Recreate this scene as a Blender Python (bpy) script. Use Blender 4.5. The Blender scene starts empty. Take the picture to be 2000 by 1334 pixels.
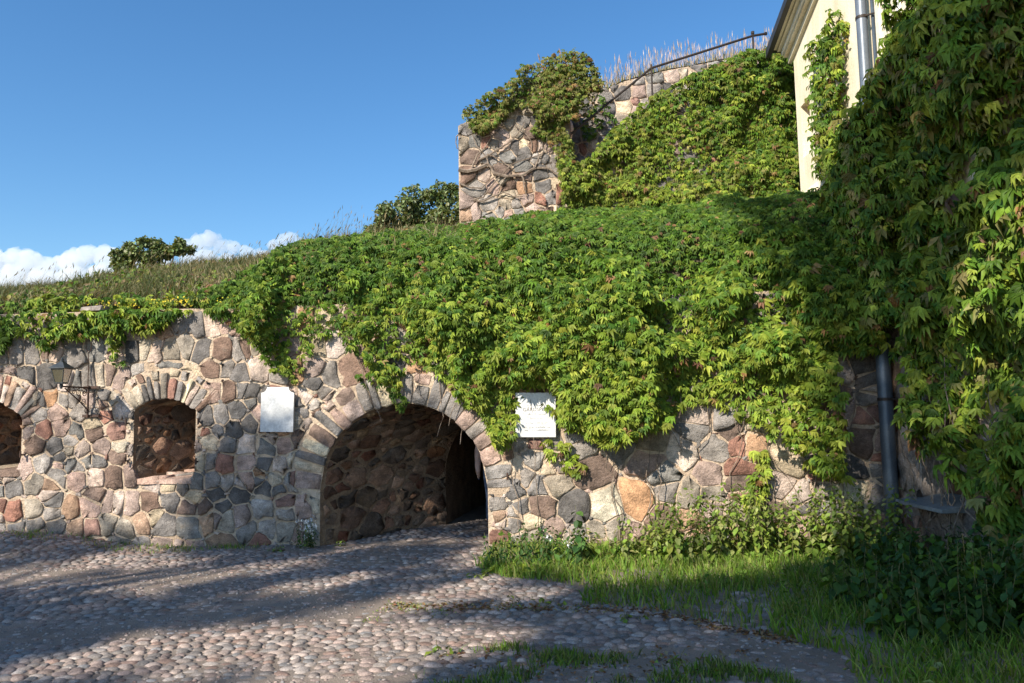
import bpy, bmesh, math, random
import numpy as np
from mathutils import Matrix, Vector

random.seed(7)
rng = np.random.default_rng(7)
R = math.radians

# ------------------------------------------------------------------ camera, sky, sun, exposure
scene = bpy.context.scene
col = scene.collection
PITCH, ROLL, FPX = R(5.4), R(-1.0), 1500.0
CAM = np.array([0.0, 0.0, 1.65])
cam_data = bpy.data.cameras.new('camera')
cam_data.lens = 27.0
cam_data.sensor_width = 36.0
cam_data.clip_start = 0.05
cam_data.clip_end = 6000.0
cam = bpy.data.objects.new('camera', cam_data)
col.objects.link(cam)
CAM_M = Matrix.Rotation(math.pi / 2 + PITCH, 4, 'X') @ Matrix.Rotation(ROLL, 4, 'Z')
cam.matrix_world = Matrix.Translation(CAM) @ CAM_M
scene.camera = cam

SUN_AZ, SUN_EL = R(39.0), R(34.0)          # the light travels to the right of the view axis and downwards
SUN_D = np.array([math.sin(SUN_AZ) * math.cos(SUN_EL), math.cos(SUN_AZ) * math.cos(SUN_EL), -math.sin(SUN_EL)])
world = bpy.data.worlds.new('World')
scene.world = world
world.use_nodes = True
nt = world.node_tree
for n in list(nt.nodes):
    nt.nodes.remove(n)
sky = nt.nodes.new('ShaderNodeTexSky')
sky.sky_type = 'NISHITA'
sky.sun_disc = False
sky.sun_elevation = SUN_EL
sky.sun_rotation = math.atan2(-SUN_D[0], -SUN_D[1])
sky.air_density = 1.15
sky.dust_density = 0.3
sky.ozone_density = 4.5
bg = nt.nodes.new('ShaderNodeBackground')
bg.inputs['Strength'].default_value = 0.112
wo = nt.nodes.new('ShaderNodeOutputWorld')
hs = nt.nodes.new('ShaderNodeHueSaturation')
hs.inputs['Saturation'].default_value = 1.19
nt.links.new(sky.outputs[0], hs.inputs['Color'])
nt.links.new(hs.outputs[0], bg.inputs[0])
nt.links.new(bg.outputs[0], wo.inputs[0])

sun_data = bpy.data.lights.new('sun', 'SUN')
sun_data.energy = 5.0
sun_data.angle = R(0.53)
sun_data.color = (1.0, 0.92, 0.79)
sun = bpy.data.objects.new('sun', sun_data)
col.objects.link(sun)
sun.rotation_euler = Vector(SUN_D).to_track_quat('-Z', 'Y').to_euler()

scene.view_settings.view_transform = 'Standard'
scene.view_settings.look = 'None'
scene.view_settings.gamma = 1.0
scene.view_settings.exposure = 0.72
scene.view_settings.use_curve_mapping = False
scene.cycles.max_bounces = 12
scene.cycles.volume_bounces = 10
scene.cycles.transparent_max_bounces = 8

# ------------------------------------------------------------------ helpers
CR = np.array(CAM_M.to_3x3())

def ray(px, py):
    return CR @ np.array([(px - 1000) / FPX, -(py - 667) / FPX, -1.0])

def hit(px, py, p0, n):
    d = ray(px, py)
    return CAM + d * (((p0 - CAM) @ n) / (d @ n))

WALL_YAW = R(5.0)
W0 = np.array([-0.3, 9.9, 0.0])
WE = np.array([math.cos(WALL_YAW), -math.sin(WALL_YAW), 0.0])   # along the wall
WN = np.array([-math.sin(WALL_YAW), -math.cos(WALL_YAW), 0.0])  # out of the wall
UP = np.array([0.0, 0.0, 1.0])
HX = 4.6                                                        # plane of the house wall

def wsh(px, py, off=0.0):
    p = hit(px, py, W0 + WN * off, WN)
    return np.array([(p - W0) @ WE, p[2]])

def aty(px, py, y):
    return hit(px, py, np.array([0, y, 0.0]), np.array([0, 1.0, 0]))

def atx(px, py, x=HX):
    p = hit(px, py, np.array([x, 0, 0.0]), np.array([1.0, 0, 0]))
    return np.array([p[1], p[2]])

def gnd(px, py, z=0.0):
    return hit(px, py, np.array([0, 0, z]), UP)

def wmap(s, h, d):
    """wall coordinates (along, up, out) to the world"""
    s, h, d = np.asarray(s, float), np.asarray(h, float), np.asarray(d, float)
    return W0 + s[..., None] * WE + h[..., None] * UP + d[..., None] * WN

def wall_y(x):
    return 9.9 - math.tan(WALL_YAW) * (np.asarray(x) + 0.3)

def sstep(a, b, x):
    t = np.clip((np.asarray(x, float) - a) / (b - a), 0, 1)
    return t * t * (3 - 2 * t)

def _h(i, j, k):
    v = np.sin(i * 127.1 + j * 311.7 + k * 74.7) * 43758.5453
    return v - np.floor(v)

def vnoise(p):
    p = np.asarray(p, float)
    i = np.floor(p)
    f = p - i
    f = f * f * (3 - 2 * f)
    r = 0
    for a in (0, 1):
        for b in (0, 1):
            for c in (0, 1):
                w = (f[..., 0] if a else 1 - f[..., 0]) * (f[..., 1] if b else 1 - f[..., 1]) * (f[..., 2] if c else 1 - f[..., 2])
                r = r + w * _h(i[..., 0] + a, i[..., 1] + b, i[..., 2] + c)
    return r

def fbm(p, o=4):
    p = np.asarray(p, float)
    r, a, t = 0, 0.5, 0
    for _ in range(o):
        r = r + a * vnoise(p)
        t += a
        a *= 0.5
        p = p * 2.03 + 17.3
    return r / t

def inpoly(x, y, poly):
    x, y = np.asarray(x, float), np.asarray(y, float)
    poly = np.asarray(poly, float)
    r = np.zeros(x.shape, bool)
    n = len(poly)
    for i in range(n):
        x1, y1 = poly[i]
        x2, y2 = poly[(i + 1) % n]
        c = ((y1 > y) != (y2 > y)) & (x < (x2 - x1) * (y - y1) / ((y2 - y1) if y2 != y1 else 1e-9) + x1)
        r ^= c
    return r

def tag(o, label=None, cat=None, group=None, kind=None):
    if label: o['label'] = label
    if cat: o['category'] = cat
    if group: o['group'] = group
    if kind: o['kind'] = kind
    return o

def thing(name, label, cat, loc=(0, 0, 0), group=None, kind=None):
    o = bpy.data.objects.new(name, None)
    o.empty_display_size = 0.2
    col.objects.link(o)
    o.location = loc
    return tag(o, label, cat, group, kind)

def origin_of(o):
    """world place of a parent: its Empty stands at the base, meshes hold world coordinates"""
    return o.location.copy() if o.type == 'EMPTY' else Vector((0, 0, 0))

def put(name, me, parent=None, mat=None, mw=None):
    """link mesh data as an object; vertices (or mw) are world coordinates"""
    o = bpy.data.objects.new(name, me)
    col.objects.link(o)
    if mat is not None and not me.materials:
        me.materials.append(mat)
    if parent is not None:
        o.parent = parent
        o.matrix_parent_inverse = Matrix.Translation(-origin_of(parent))
    if mw is not None:
        o.matrix_basis = mw
    return o

def npmesh(name, V, F, C=None, mat=None, smooth=False):
    V = np.ascontiguousarray(V, dtype=np.float32).reshape(-1, 3)
    F = np.ascontiguousarray(F, dtype=np.int32)
    k = F.shape[1]
    me = bpy.data.meshes.new(name)
    me.vertices.add(len(V))
    me.vertices.foreach_set('co', V.ravel())
    me.loops.add(F.size)
    me.loops.foreach_set('vertex_index', F.ravel())
    me.polygons.add(len(F))
    me.polygons.foreach_set('loop_start', np.arange(0, F.size, k, dtype=np.int32))
    me.update(calc_edges=True)
    if C is not None:
        C = np.asarray(C, np.float32)
        if C.ndim == 1:
            C = np.tile(C, (len(V), 1))
        if C.shape[1] == 3:
            C = np.concatenate([C, np.ones((len(C), 1), np.float32)], 1)
        a = me.color_attributes.new('Col', 'FLOAT_COLOR', 'POINT')
        a.data.foreach_set('color', np.ascontiguousarray(C, dtype=np.float32).ravel())
    if smooth:
        me.polygons.foreach_set('use_smooth', np.ones(len(F), bool))
    if mat is not None:
        me.materials.append(mat)
    return me

class MB:
    """collects boxes, tubes and polygons of one part"""
    def __init__(self):
        self.v, self.f = [], []
    def add(self, V, F):
        b = len(self.v)
        self.v += [tuple(map(float, p)) for p in V]
        self.f += [tuple(i + b for i in f) for f in F]
        return self
    def box(self, lo, hi):
        x0, y0, z0 = lo; x1, y1, z1 = hi
        return self.add([(x0, y0, z0), (x1, y0, z0), (x1, y1, z0), (x0, y1, z0), (x0, y0, z1), (x1, y0, z1), (x1, y1, z1), (x0, y1, z1)],
                        [(3, 2, 1, 0), (4, 5, 6, 7), (0, 1, 5, 4), (1, 2, 6, 5), (2, 3, 7, 6), (3, 0, 4, 7)])
    def tube(self, pts, r, n=8, cap=True):
        pts = [np.array(p, float) for p in pts]
        rr = r if hasattr(r, '__len__') else [r] * len(pts)
        ref = np.array([0.13, 0.21, 0.97])
        rings = []
        for i, p in enumerate(pts):
            t = pts[min(i + 1, len(pts) - 1)] - pts[max(i - 1, 0)]
            t = t / (np.linalg.norm(t) + 1e-9)
            a = np.cross(t, ref)
            if np.linalg.norm(a) < 0.15:
                a = np.cross(t, np.array([1.0, 0.1, 0]))
            a /= np.linalg.norm(a)
            b = np.cross(t, a)
            rings.append([p + rr[i] * (math.cos(2 * math.pi * k / n) * a + math.sin(2 * math.pi * k / n) * b) for k in range(n)])
        V = [v for r_ in rings for v in r_]
        F = []
        for i in range(len(pts) - 1):
            for k in range(n):
                F.append((i * n + k, i * n + (k + 1) % n, (i + 1) * n + (k + 1) % n, (i + 1) * n + k))
        if cap:
            F.append(tuple(range(n - 1, -1, -1)))
            F.append(tuple((len(pts) - 1) * n + k for k in range(n)))
        return self.add(V, F)
    def prism(self, poly, ax):
        """extrude a planar polygon (list of 3D points) along vector ax"""
        n = len(poly)
        P = [np.array(p, float) for p in poly]
        V = P + [p + np.array(ax, float) for p in P]
        F = [tuple(range(n - 1, -1, -1)), tuple(range(n, 2 * n))]
        for i in range(n):
            F.append((i, (i + 1) % n, n + (i + 1) % n, n + i))
        return self.add(V, F)
    def build(self, name, mat, parent=None, smooth=False, bevel=0.0):
        me = bpy.data.meshes.new(name)
        me.from_pydata(self.v, [], self.f)
        bm = bmesh.new(); bm.from_mesh(me)
        bmesh.ops.recalc_face_normals(bm, faces=bm.faces)
        bm.to_mesh(me); bm.free()
        me.materials.append(mat)
        if smooth:
            me.polygons.foreach_set('use_smooth', np.ones(len(me.polygons), bool))
            try:
                me.set_sharp_from_angle(angle=R(40))
            except Exception:
                pass
        o = put(name, me, parent)
        if bevel:
            m = o.modifiers.new('bevel', 'BEVEL'); m.width = bevel; m.segments = 2; m.limit_method = 'ANGLE'
        return o

# ------------------------------------------------------------------ materials
def mat_new(name):
    m = bpy.data.materials.new(name)
    m.use_nodes = True
    t = m.node_tree
    p = t.nodes['Principled BSDF']
    return m, t, p

def node(t, typ, **kw):
    n = t.nodes.new(typ)
    for k, v in kw.items():
        setattr(n, k, v)
    return n

def noise_node(t, scale, detail=5, rough=0.55, coord=None):
    n = node(t, 'ShaderNodeTexNoise')
    n.inputs['Scale'].default_value = scale
    n.inputs['Detail'].default_value = detail
    n.inputs['Roughness'].default_value = rough
    if coord is not None:
        t.links.new(coord, n.inputs['Vector'])
    return n

def ramp(t, src, stops):
    r = node(t, 'ShaderNodeValToRGB')
    e = r.color_ramp.elements
    while len(e) < len(stops):
        e.new(0.5)
    for q, (pos, c) in zip(e, stops):
        q.position = pos
        q.color = (c[0], c[1], c[2], 1) if hasattr(c, '__len__') else (c, c, c, 1)
    t.links.new(src, r.inputs[0])
    return r

def mixc(t, mode, fac, a, b):
    m = node(t, 'ShaderNodeMix', data_type='RGBA', blend_type=mode)
    for sock, v in ((m.inputs[0], fac), (m.inputs[6], a), (m.inputs[7], b)):
        if hasattr(v, 'is_output'):
            t.links.new(v, sock)
        elif hasattr(v, '__len__'):
            sock.default_value = (v[0], v[1], v[2], 1)
        else:
            sock.default_value = v
    return m.outputs[2]

def bump(t, p, src, strength, dist):
    b = node(t, 'ShaderNodeBump')
    b.inputs['Strength'].default_value = strength
    b.inputs['Distance'].default_value = dist
    t.links.new(src, b.inputs['Height'])
    t.links.new(b.outputs[0], p.inputs['Normal'])
    return b

def world_pos(t):
    return node(t, 'ShaderNodeNewGeometry').outputs['Position']

def attr_col(t):
    return node(t, 'ShaderNodeAttribute', attribute_name='Col').outputs['Color']

def rock_mat(name, spread=0.5, bstr=0.95, bdist=0.035):
    m, t, p = mat_new(name)
    pos = world_pos(t)
    c = attr_col(t)
    big = noise_node(t, 5.0, 6, 0.6, pos)
    f1 = ramp(t, big.outputs[0], [(0.28, 1 - spread), (0.72, 1 + spread)])
    c1 = mixc(t, 'MULTIPLY', 1.0, c, f1.outputs[0])
    st = node(t, 'ShaderNodeMapping'); st.inputs['Scale'].default_value = (11, 11, 19); st.inputs['Rotation'].default_value = (0.4, 0.5, 0.3)
    t.links.new(pos, st.inputs[0])
    vein = noise_node(t, 1.0, 7, 0.65, st.outputs[0])
    fv = ramp(t, vein.outputs[0], [(0.33, 0.70), (0.65, 1.2)])
    c2 = mixc(t, 'MULTIPLY', 0.85, c1, fv.outputs[0])
    sp = noise_node(t, 90.0, 3, 0.7, pos)
    fs = ramp(t, sp.outputs[0], [(0.36, 0.62), (0.64, 1.32)])
    c3 = mixc(t, 'MULTIPLY', 0.8, c2, fs.outputs[0])
    li = noise_node(t, 3.1, 8, 0.7, pos)
    fl = ramp(t, li.outputs[0], [(0.62, 0.0), (0.72, 0.55)])
    c4 = mixc(t, 'MIX', fl.outputs[0], c3, (0.40, 0.33, 0.25))
    t.links.new(c4, p.inputs['Base Color'])
    p.inputs['Roughness'].default_value = 0.82
    p.inputs['Specular IOR Level'].default_value = 0.3
    add = node(t, 'ShaderNodeMath', operation='MULTIPLY_ADD')
    add.inputs[1].default_value = 0.3
    t.links.new(vein.outputs[0], add.inputs[0])
    fine = noise_node(t, 34.0, 9, 0.70, pos)
    t.links.new(fine.outputs[0], add.inputs[2])
    bump(t, p, add.outputs[0], bstr, bdist)
    return m

def simple_mat(name, c1, c2, scale=6, rough=0.7, bstr=0.3, bdist=0.01, metal=0.0, lo=0.35, hi=0.65, fine=60, c3=None):
    m, t, p = mat_new(name)
    pos = world_pos(t)
    n = noise_node(t, scale, 7, 0.6, pos)
    st = [(lo, c1), (hi, c2)] + ([(min(hi + 0.14, 1), c3)] if c3 else [])
    r = ramp(t, n.outputs[0], st)
    f = noise_node(t, fine, 4, 0.6, pos)
    rf = ramp(t, f.outputs[0], [(0.3, 0.72), (0.7, 1.22)])
    t.links.new(mixc(t, 'MULTIPLY', 0.7, r.outputs[0], rf.outputs[0]), p.inputs['Base Color'])
    p.inputs['Roughness'].default_value = rough
    p.inputs['Metallic'].default_value = metal
    if bstr:
        bump(t, p, f.outputs[0], bstr, bdist)
    return m

def leaf_mat(name, trans=0.24, rough=0.5, spec=0.16):
    m, t, p = mat_new(name)
    c = attr_col(t)
    pos = world_pos(t)
    n = noise_node(t, 25.0, 3, 0.5, pos)
    r = ramp(t, n.outputs[0], [(0.3, 0.78), (0.7, 1.2)])
    cc = mixc(t, 'MULTIPLY', 1.0, c, r.outputs[0])
    t.links.new(cc, p.inputs['Base Color'])
    p.inputs['Roughness'].default_value = rough
    p.inputs['Specular IOR Level'].default_value = spec
    tr = node(t, 'ShaderNodeBsdfTranslucent')
    tc = mixc(t, 'MULTIPLY', 1.0, cc, (1.5, 1.25, 0.45))
    t.links.new(tc, tr.inputs[0])
    ms = node(t, 'ShaderNodeMixShader')
    ms.inputs[0].default_value = trans
    out = t.nodes['Material Output']
    t.links.new(p.outputs[0], ms.inputs[1])
    t.links.new(tr.outputs[0], ms.inputs[2])
    t.links.new(ms.outputs[0], out.inputs[0])
    return m

M = {}
M['stone'] = rock_mat('granite')
M['cobble'] = rock_mat('cobble_stone', 0.35, 0.5, 0.012)
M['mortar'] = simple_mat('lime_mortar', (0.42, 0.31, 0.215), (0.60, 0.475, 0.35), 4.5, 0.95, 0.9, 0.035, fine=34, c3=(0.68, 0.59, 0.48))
M['vault_mortar'] = simple_mat('vault_mortar', (0.17, 0.10, 0.058), (0.34, 0.225, 0.135), 4.0, 0.95, 0.9, 0.04, fine=30)  # darker, browner mortar: shade inside the openings is put into its colour
M['dirt'] = simple_mat('sandy_dirt', (0.18, 0.14, 0.11), (0.28, 0.225, 0.18), 2.2, 0.95, 0.8, 0.015, fine=85)
M['earth'] = simple_mat('bank_earth', (0.05, 0.045, 0.025), (0.14, 0.10, 0.06), 2.0, 0.95, 0.9, 0.05, fine=25)
M['leaf'] = leaf_mat('creeper_leaf')
M['grass'] = leaf_mat('grass_blade', 0.3, 0.55, 0.2)
M['dry'] = leaf_mat('dry_grass', 0.35, 0.7, 0.1)
M['vine'] = simple_mat('vine_bark', (0.12, 0.085, 0.06), (0.30, 0.235, 0.18), 20, 0.85, 0.6, 0.01)
M['bark'] = simple_mat('tree_bark', (0.05, 0.04, 0.03), (0.14, 0.11, 0.085), 9, 0.9, 0.8, 0.03)
M['iron'] = simple_mat('rusty_iron', (0.03, 0.02, 0.016), (0.09, 0.045, 0.03), 22, 0.7, 0.3, 0.004, 0.3)
M['rail_iron'] = simple_mat('dark_rail_iron', (0.02, 0.017, 0.015), (0.05, 0.035, 0.028), 22, 0.6, 0.2, 0.003, 0.4)
M['lamp_paint'] = simple_mat('lantern_paint', (0.028, 0.033, 0.036), (0.05, 0.056, 0.06), 15, 0.45, 0.15, 0.002)
M['marble'] = simple_mat('white_marble', (0.54, 0.54, 0.53), (0.68, 0.68, 0.67), 6, 0.5, 0.08, 0.002, fine=40)
M['engrave'] = simple_mat('worn_engraving', (0.11, 0.10, 0.09), (0.24, 0.22, 0.20), 9, 0.8, 0.0)
M['plaster'] = simple_mat('cream_plaster', (0.74, 0.64, 0.47), (0.82, 0.75, 0.60), 1.3, 0.9, 0.25, 0.008, fine=45, c3=(0.62, 0.46, 0.27))
_pt = M['plaster'].node_tree
_pp = _pt.nodes['Principled BSDF']
_mp = node(_pt, 'ShaderNodeMapping'); _mp.inputs['Scale'].default_value = (3.2, 3.2, 0.5)
_pt.links.new(world_pos(_pt), _mp.inputs[0])
_sn = noise_node(_pt, 1.0, 6, 0.65, _mp.outputs[0])
_sr = ramp(_pt, _sn.outputs[0], [(0.38, (0.72, 0.60, 0.45)), (0.56, (1.0, 1.0, 1.0))])      # rain streaks on the plaster
_old = _pp.inputs['Base Color'].links[0].from_socket
_pt.links.new(mixc(_pt, 'MULTIPLY', 0.45, _old, _sr.outputs[0]), _pp.inputs['Base Color'])
M['trim'] = simple_mat('cream_trim', (0.55, 0.49, 0.36), (0.66, 0.60, 0.46), 2.0, 0.8, 0.15, 0.004)
M['white_trim'] = simple_mat('white_trim', (0.70, 0.70, 0.68), (0.80, 0.79, 0.77), 3.0, 0.7, 0.1, 0.003)
M['old_wall'] = simple_mat('peeling_limewash', (0.16, 0.13, 0.11), (0.36, 0.31, 0.27), 7.0, 0.95, 0.8, 0.03, fine=28, c3=(0.55, 0.50, 0.45))
M['pipe'] = simple_mat('grey_pipe_paint', (0.13, 0.155, 0.19), (0.17, 0.195, 0.23), 3.0, 0.38, 0.05, 0.002, 0.25)
M['lower_pipe'] = simple_mat('dark_cast_iron_pipe', (0.055, 0.075, 0.10), (0.09, 0.115, 0.145), 5.0, 0.42, 0.15, 0.003, 0.25)
M['roof'] = simple_mat('black_sheet_roof', (0.018, 0.018, 0.02), (0.035, 0.035, 0.038), 4, 0.5, 0.1, 0.003)
M['wood'] = simple_mat('old_brown_wood', (0.06, 0.028, 0.014), (0.13, 0.065, 0.035), 9, 0.8, 0.4, 0.006)
M['slate'] = simple_mat('grey_sill_metal', (0.13, 0.155, 0.165), (0.20, 0.23, 0.24), 12, 0.55, 0.2, 0.004)

gm, gt, gp = mat_new('lantern_glass')
gp.inputs['Base Color'].default_value = (0.10, 0.09, 0.05, 1)
gp.inputs['Roughness'].default_value = 0.25
gp.inputs['Transmission Weight'].default_value = 0.35
gp.inputs['Alpha'].default_value = 0.92
M['glass'] = gm
cm, ct, cp = mat_new('cumulus')
ct.nodes.remove(cp)
_pv = node(ct, 'ShaderNodeVolumePrincipled')
_pv.inputs['Color'].default_value = (0.93, 0.945, 0.96, 1)
_pv.inputs['Density'].default_value = 0.04
_pv.inputs['Anisotropy'].default_value = 0.0
ct.links.new(_pv.outputs[0], ct.nodes['Material Output'].inputs['Volume'])
M['cloud'] = cm
# ------------------------------------------------------------------ masonry
PAL = [((0.205, 0.192, 0.185), 3.6), ((0.125, 0.118, 0.115), 2.0), ((0.30, 0.272, 0.25), 3.6), ((0.37, 0.27, 0.23), 4.4), ((0.48, 0.385, 0.33), 3.2),
       ((0.28, 0.15, 0.115), 2.0), ((0.20, 0.135, 0.105), 2.5), ((0.50, 0.42, 0.31), 2.6), ((0.38, 0.235, 0.145), 1.4), ((0.20, 0.195, 0.185), 2), ((0.30, 0.26, 0.21), 2)]
PW = np.array([w for _, w in PAL]); PW = PW / PW.sum()

def stone_col():
    c = np.array(PAL[rng.choice(len(PAL), p=PW)][0])
    g = c.mean()
    return np.clip((g + (c - g) * rng.uniform(0.7, 1.1)) * rng.uniform(0.85, 1.4) * np.array([1.04, 1.0, 0.95]), 0.03, 0.66)

def scatter(rect, rfun, tries=9000, keep=None):
    u0, v0, u1, v1 = rect
    P, Rr = [], []
    for _ in range(tries):
        p = np.array([rng.uniform(u0, u1), rng.uniform(v0, v1)])
        r = rfun(p) * rng.choice([0.45, 0.65, 0.9, 1.2, 1.55])
        if P:
            d = (np.array(P) - p) * np.array([0.86, 1.0])
            if (np.hypot(d[:, 0], d[:, 1]) < 0.5 * (np.array(Rr) + r) * rng.uniform(0.72, 1.0)).any():
                continue
        P.append(p); Rr.append(r)
    return np.array(P), np.array(Rr)

def rows(rect, rfun):
    """seeds in rough, wavy courses: stones of uneven width, some split in two"""
    u0, v0, u1, v1 = rect
    P, Rr = [], []
    v = v0 - 0.05
    while v < v1 + 0.1:
        hrow = rfun(np.array([(u0 + u1) / 2, v])) * rng.uniform(0.75, 1.2)
        u = u0 - rng.uniform(0, 0.3)
        ph = rng.uniform(0, 6)
        while u < u1 + 0.1:
            r = rfun(np.array([u, min(max(v, v0), v1)]))
            w = r * rng.choice([0.55, 0.8, 1.05, 1.3, 1.65])
            c = np.array([u + w / 2 + rng.normal(0, 0.10) * r, v + hrow / 2 + rng.normal(0, 0.17) * r + 0.06 * math.sin(u * 1.7 + ph)])
            q = rng.random()
            if r > hrow * 1.35 and rng.random() < 0.45:
                pass                                     # a taller boulder takes the place of two
            elif q < 0.16:
                P += [c + np.array([0, hrow * .25]), c - np.array([rng.normal(0, .03), hrow * .25])]; Rr += [w * .6, w * .6]
            elif q > 0.06 or w < r:
                P.append(c); Rr.append(min(w, hrow * 1.2))
            u += w
        v += hrow
    P, Rr = np.array(P), np.array(Rr)
    k = (P[:, 0] > u0) & (P[:, 0] < u1) & (P[:, 1] > v0) & (P[:, 1] < v1)
    return P[k], Rr[k]

def clip(poly, n, c):
    out = []
    for i in range(len(poly)):
        a, b = poly[i], poly[(i + 1) % len(poly)]
        da, db = a @ n - c, b @ n - c
        if da <= 0:
            out.append(a)
        if (da < 0) != (db < 0) and da != db:
            out.append(a + (b - a) * (da / (da - db)))
    return out

def voronoi(P, W, rect):
    u0, v0, u1, v1 = rect
    cells = []
    for i, p in enumerate(P):
        poly = [np.array(q) for q in ((u0, v0), (u1, v0), (u1, v1), (u0, v1))]
        d2 = ((P - p) ** 2).sum(1)
        for j in np.argsort(d2)[1:26]:
            q = P[j]
            poly = clip(poly, 2 * (q - p), q @ q - p @ p - W[j] + W[i])
            if len(poly) < 3:
                break
        cells.append(poly if len(poly) >= 3 else None)
    return cells

def area(p):
    p = np.asarray(p)
    x, y = p[:, 0], p[:, 1]
    return 0.5 * abs(np.dot(x, np.roll(y, -1)) - np.dot(y, np.roll(x, -1)))

def push_out(Q, poly):
    """points of Q inside poly go to the nearest point of its outline"""
    poly = np.asarray(poly, float)
    ins = inpoly(Q[:, 0], Q[:, 1], poly)
    if not ins.any():
        return Q
    A = poly; B = np.roll(poly, -1, 0)
    for k in np.where(ins)[0]:
        t = np.clip(((Q[k] - A) * (B - A)).sum(1) / (((B - A) ** 2).sum(1) + 1e-9), 0, 1)
        c = A + (B - A) * t[:, None]
        Q[k] = c[np.argmin(((c - Q[k]) ** 2).sum(1))]
    return Q

def outline(poly, gap, forb=()):
    poly = np.array(poly)
    if area(poly) < 0.004:
        return None
    # merge near corners, cut the corners a little unevenly
    q = [poly[0]]
    for p in poly[1:]:
        if np.hypot(*(p - q[-1])) > 0.045:
            q.append(p)
    if np.hypot(*(q[0] - q[-1])) < 0.045 and len(q) > 3:
        q.pop()
    q = np.array(q)
    if len(q) < 3:
        return None
    out = []
    n = len(q)
    for i in range(n):
        a, b, c = q[i - 1], q[i], q[(i + 1) % n]
        k = rng.uniform(0.03, 0.12)
        out.append(b + (a - b) * k)
        out.append(b + (c - b) * k)
    out = np.array(out)
    for f in forb:
        if inpoly(out[:, 0], out[:, 1], f).any():
            dense = []
            for i in range(len(out)):
                a, b = out[i], out[(i + 1) % len(out)]
                dense += [a, (a + b) / 2]
            out = push_out(np.array(dense), f)
    c = out.mean(0)
    if area(out) < 0.004:
        return None
    r = math.sqrt(area(out) / math.pi)
    if r < gap * 1.6:
        return None
    out = c + (out - c) * (1 - gap / r)
    dense = []
    for i in range(len(out)):                     # break long straight edges
        a, b = out[i], out[(i + 1) % len(out)]
        dense.append(a)
        if np.hypot(*(b - a)) > 0.11:
            dense.append((a + b) / 2 + rng.normal(0, 0.011, 2))
    out = np.array(dense)
    out += rng.normal(0, 0.007, out.shape)
    return out

def stone_geo(out, mp, proud, sink=0.05):
    n = len(out)
    c = out.mean(0)
    tilt = rng.normal(0, 0.10, 2)
    o1 = c + (out - c) * rng.uniform(0.97, 1.01, (n, 1))
    o2 = c + (out - c) * rng.uniform(0.82, 0.985, (n, 1))
    d1 = proud * rng.uniform(0.35, 0.8, n)
    d2 = proud * (rng.uniform(0.6, 1.15, n) if area(out) < 0.07 else rng.uniform(0.85, 1.05, n)) + ((o2 - c) @ tilt)
    cc = c + rng.normal(0, 0.16, 2) * math.sqrt(area(out)) * 0.6
    U = np.concatenate([out, o1, o2, cc[None]])
    D = np.concatenate([np.full(n, -sink), d1, np.maximum(d2, 0.004), [proud * rng.uniform(0.9, 1.25)]])
    V = mp(U[:, 0], U[:, 1], D)
    F = []
    for i in range(n):
        j = (i + 1) % n
        F += [(i, j, n + j), (i, n + j, n + i), (n + i, n + j, 2 * n + j), (n + i, 2 * n + j, 2 * n + i), (2 * n + i, 2 * n + j, 3 * n)]
    return V, F

def joined(geos, name, mat, parent, kind='stuff'):
    V, F, C, b = [], [], [], 0
    for v, f, c in geos:
        V.append(v); F.append(np.array(f) + b); C.append(np.tile(c, (len(v), 1))); b += len(v)
    if not V:
        return None
    o = put(name, npmesh(name, np.concatenate(V), np.concatenate(F), np.concatenate(C), mat), parent)
    if kind:
        o['kind'] = kind
    return o

def masonry(parent, rect, rfun, mp, forb=(), inside=None, proud=(0.012, 0.05), gap=0.014, limit=300, prio=None, tries=9000, name='stone', chips=False, tint=None, coursed=False):
    P, Rr = rows(rect, rfun) if coursed else scatter(rect, rfun, tries)
    W = (Rr * 0.5) ** 2 * (0.35 if coursed else 0.9)
    cells = voronoi(P, W, rect)
    geos = []
    for p, cell in zip(P, cells):
        if cell is None:
            continue
        deep = any(inpoly(p[:1], p[1:2], f)[0] for f in forb)
        a_full = area(cell)
        if inside is not None and not inside(p):
            continue
        o = outline(cell, gap * rng.uniform(0.6, 1.6), forb)
        if o is None or (deep and area(o) < 0.22 * a_full):
            continue
        cq = np.array(cell)
        if (o.min(0) < cq.min(0) - 0.05).any() or (o.max(0) > cq.max(0) + 0.05).any() or area(o) > a_full:
            continue
        v, f = stone_geo(o, mp, rng.uniform(*proud))
        c = stone_col()
        if tint is not None:
            c = c * np.array(tint)
        pr = area(o) * (prio(p) if prio else 1.0)
        geos.append((pr, v, f, c))
    geos.sort(key=lambda g: -g[0])
    if chips:                                     # small packing stones pressed into the joints
        for cell in cells:
            if cell is None:
                continue
            for q in cell:
                if rng.random() > 0.2 or not (rect[0] + .05 < q[0] < rect[2] - .05 and rect[1] + .05 < q[1] < rect[3] - .05) or any(inpoly(q[:1], q[1:2], f)[0] for f in forb):
                    continue
                k = rng.integers(4, 6); t = np.sort(rng.uniform(0, 2 * math.pi, k)); r = rng.uniform(0.012, 0.04)
                o = q + np.stack([np.cos(t) * r * rng.uniform(.8, 1.7), np.sin(t) * r], 1)
                if area(o) < 0.0004:
                    continue
                v, f = stone_geo(o, mp, rng.uniform(0.008, 0.026), 0.03)
                geos.append((0.0, v, f, stone_col()))
    for pr, v, f, c in geos[:limit]:
        put(name, npmesh(name, v, f, c, M['stone']), parent)
    joined([g[1:] for g in geos[limit:]], 'small_' + name + 's', M['stone'], parent)
    return len(geos)

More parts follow.
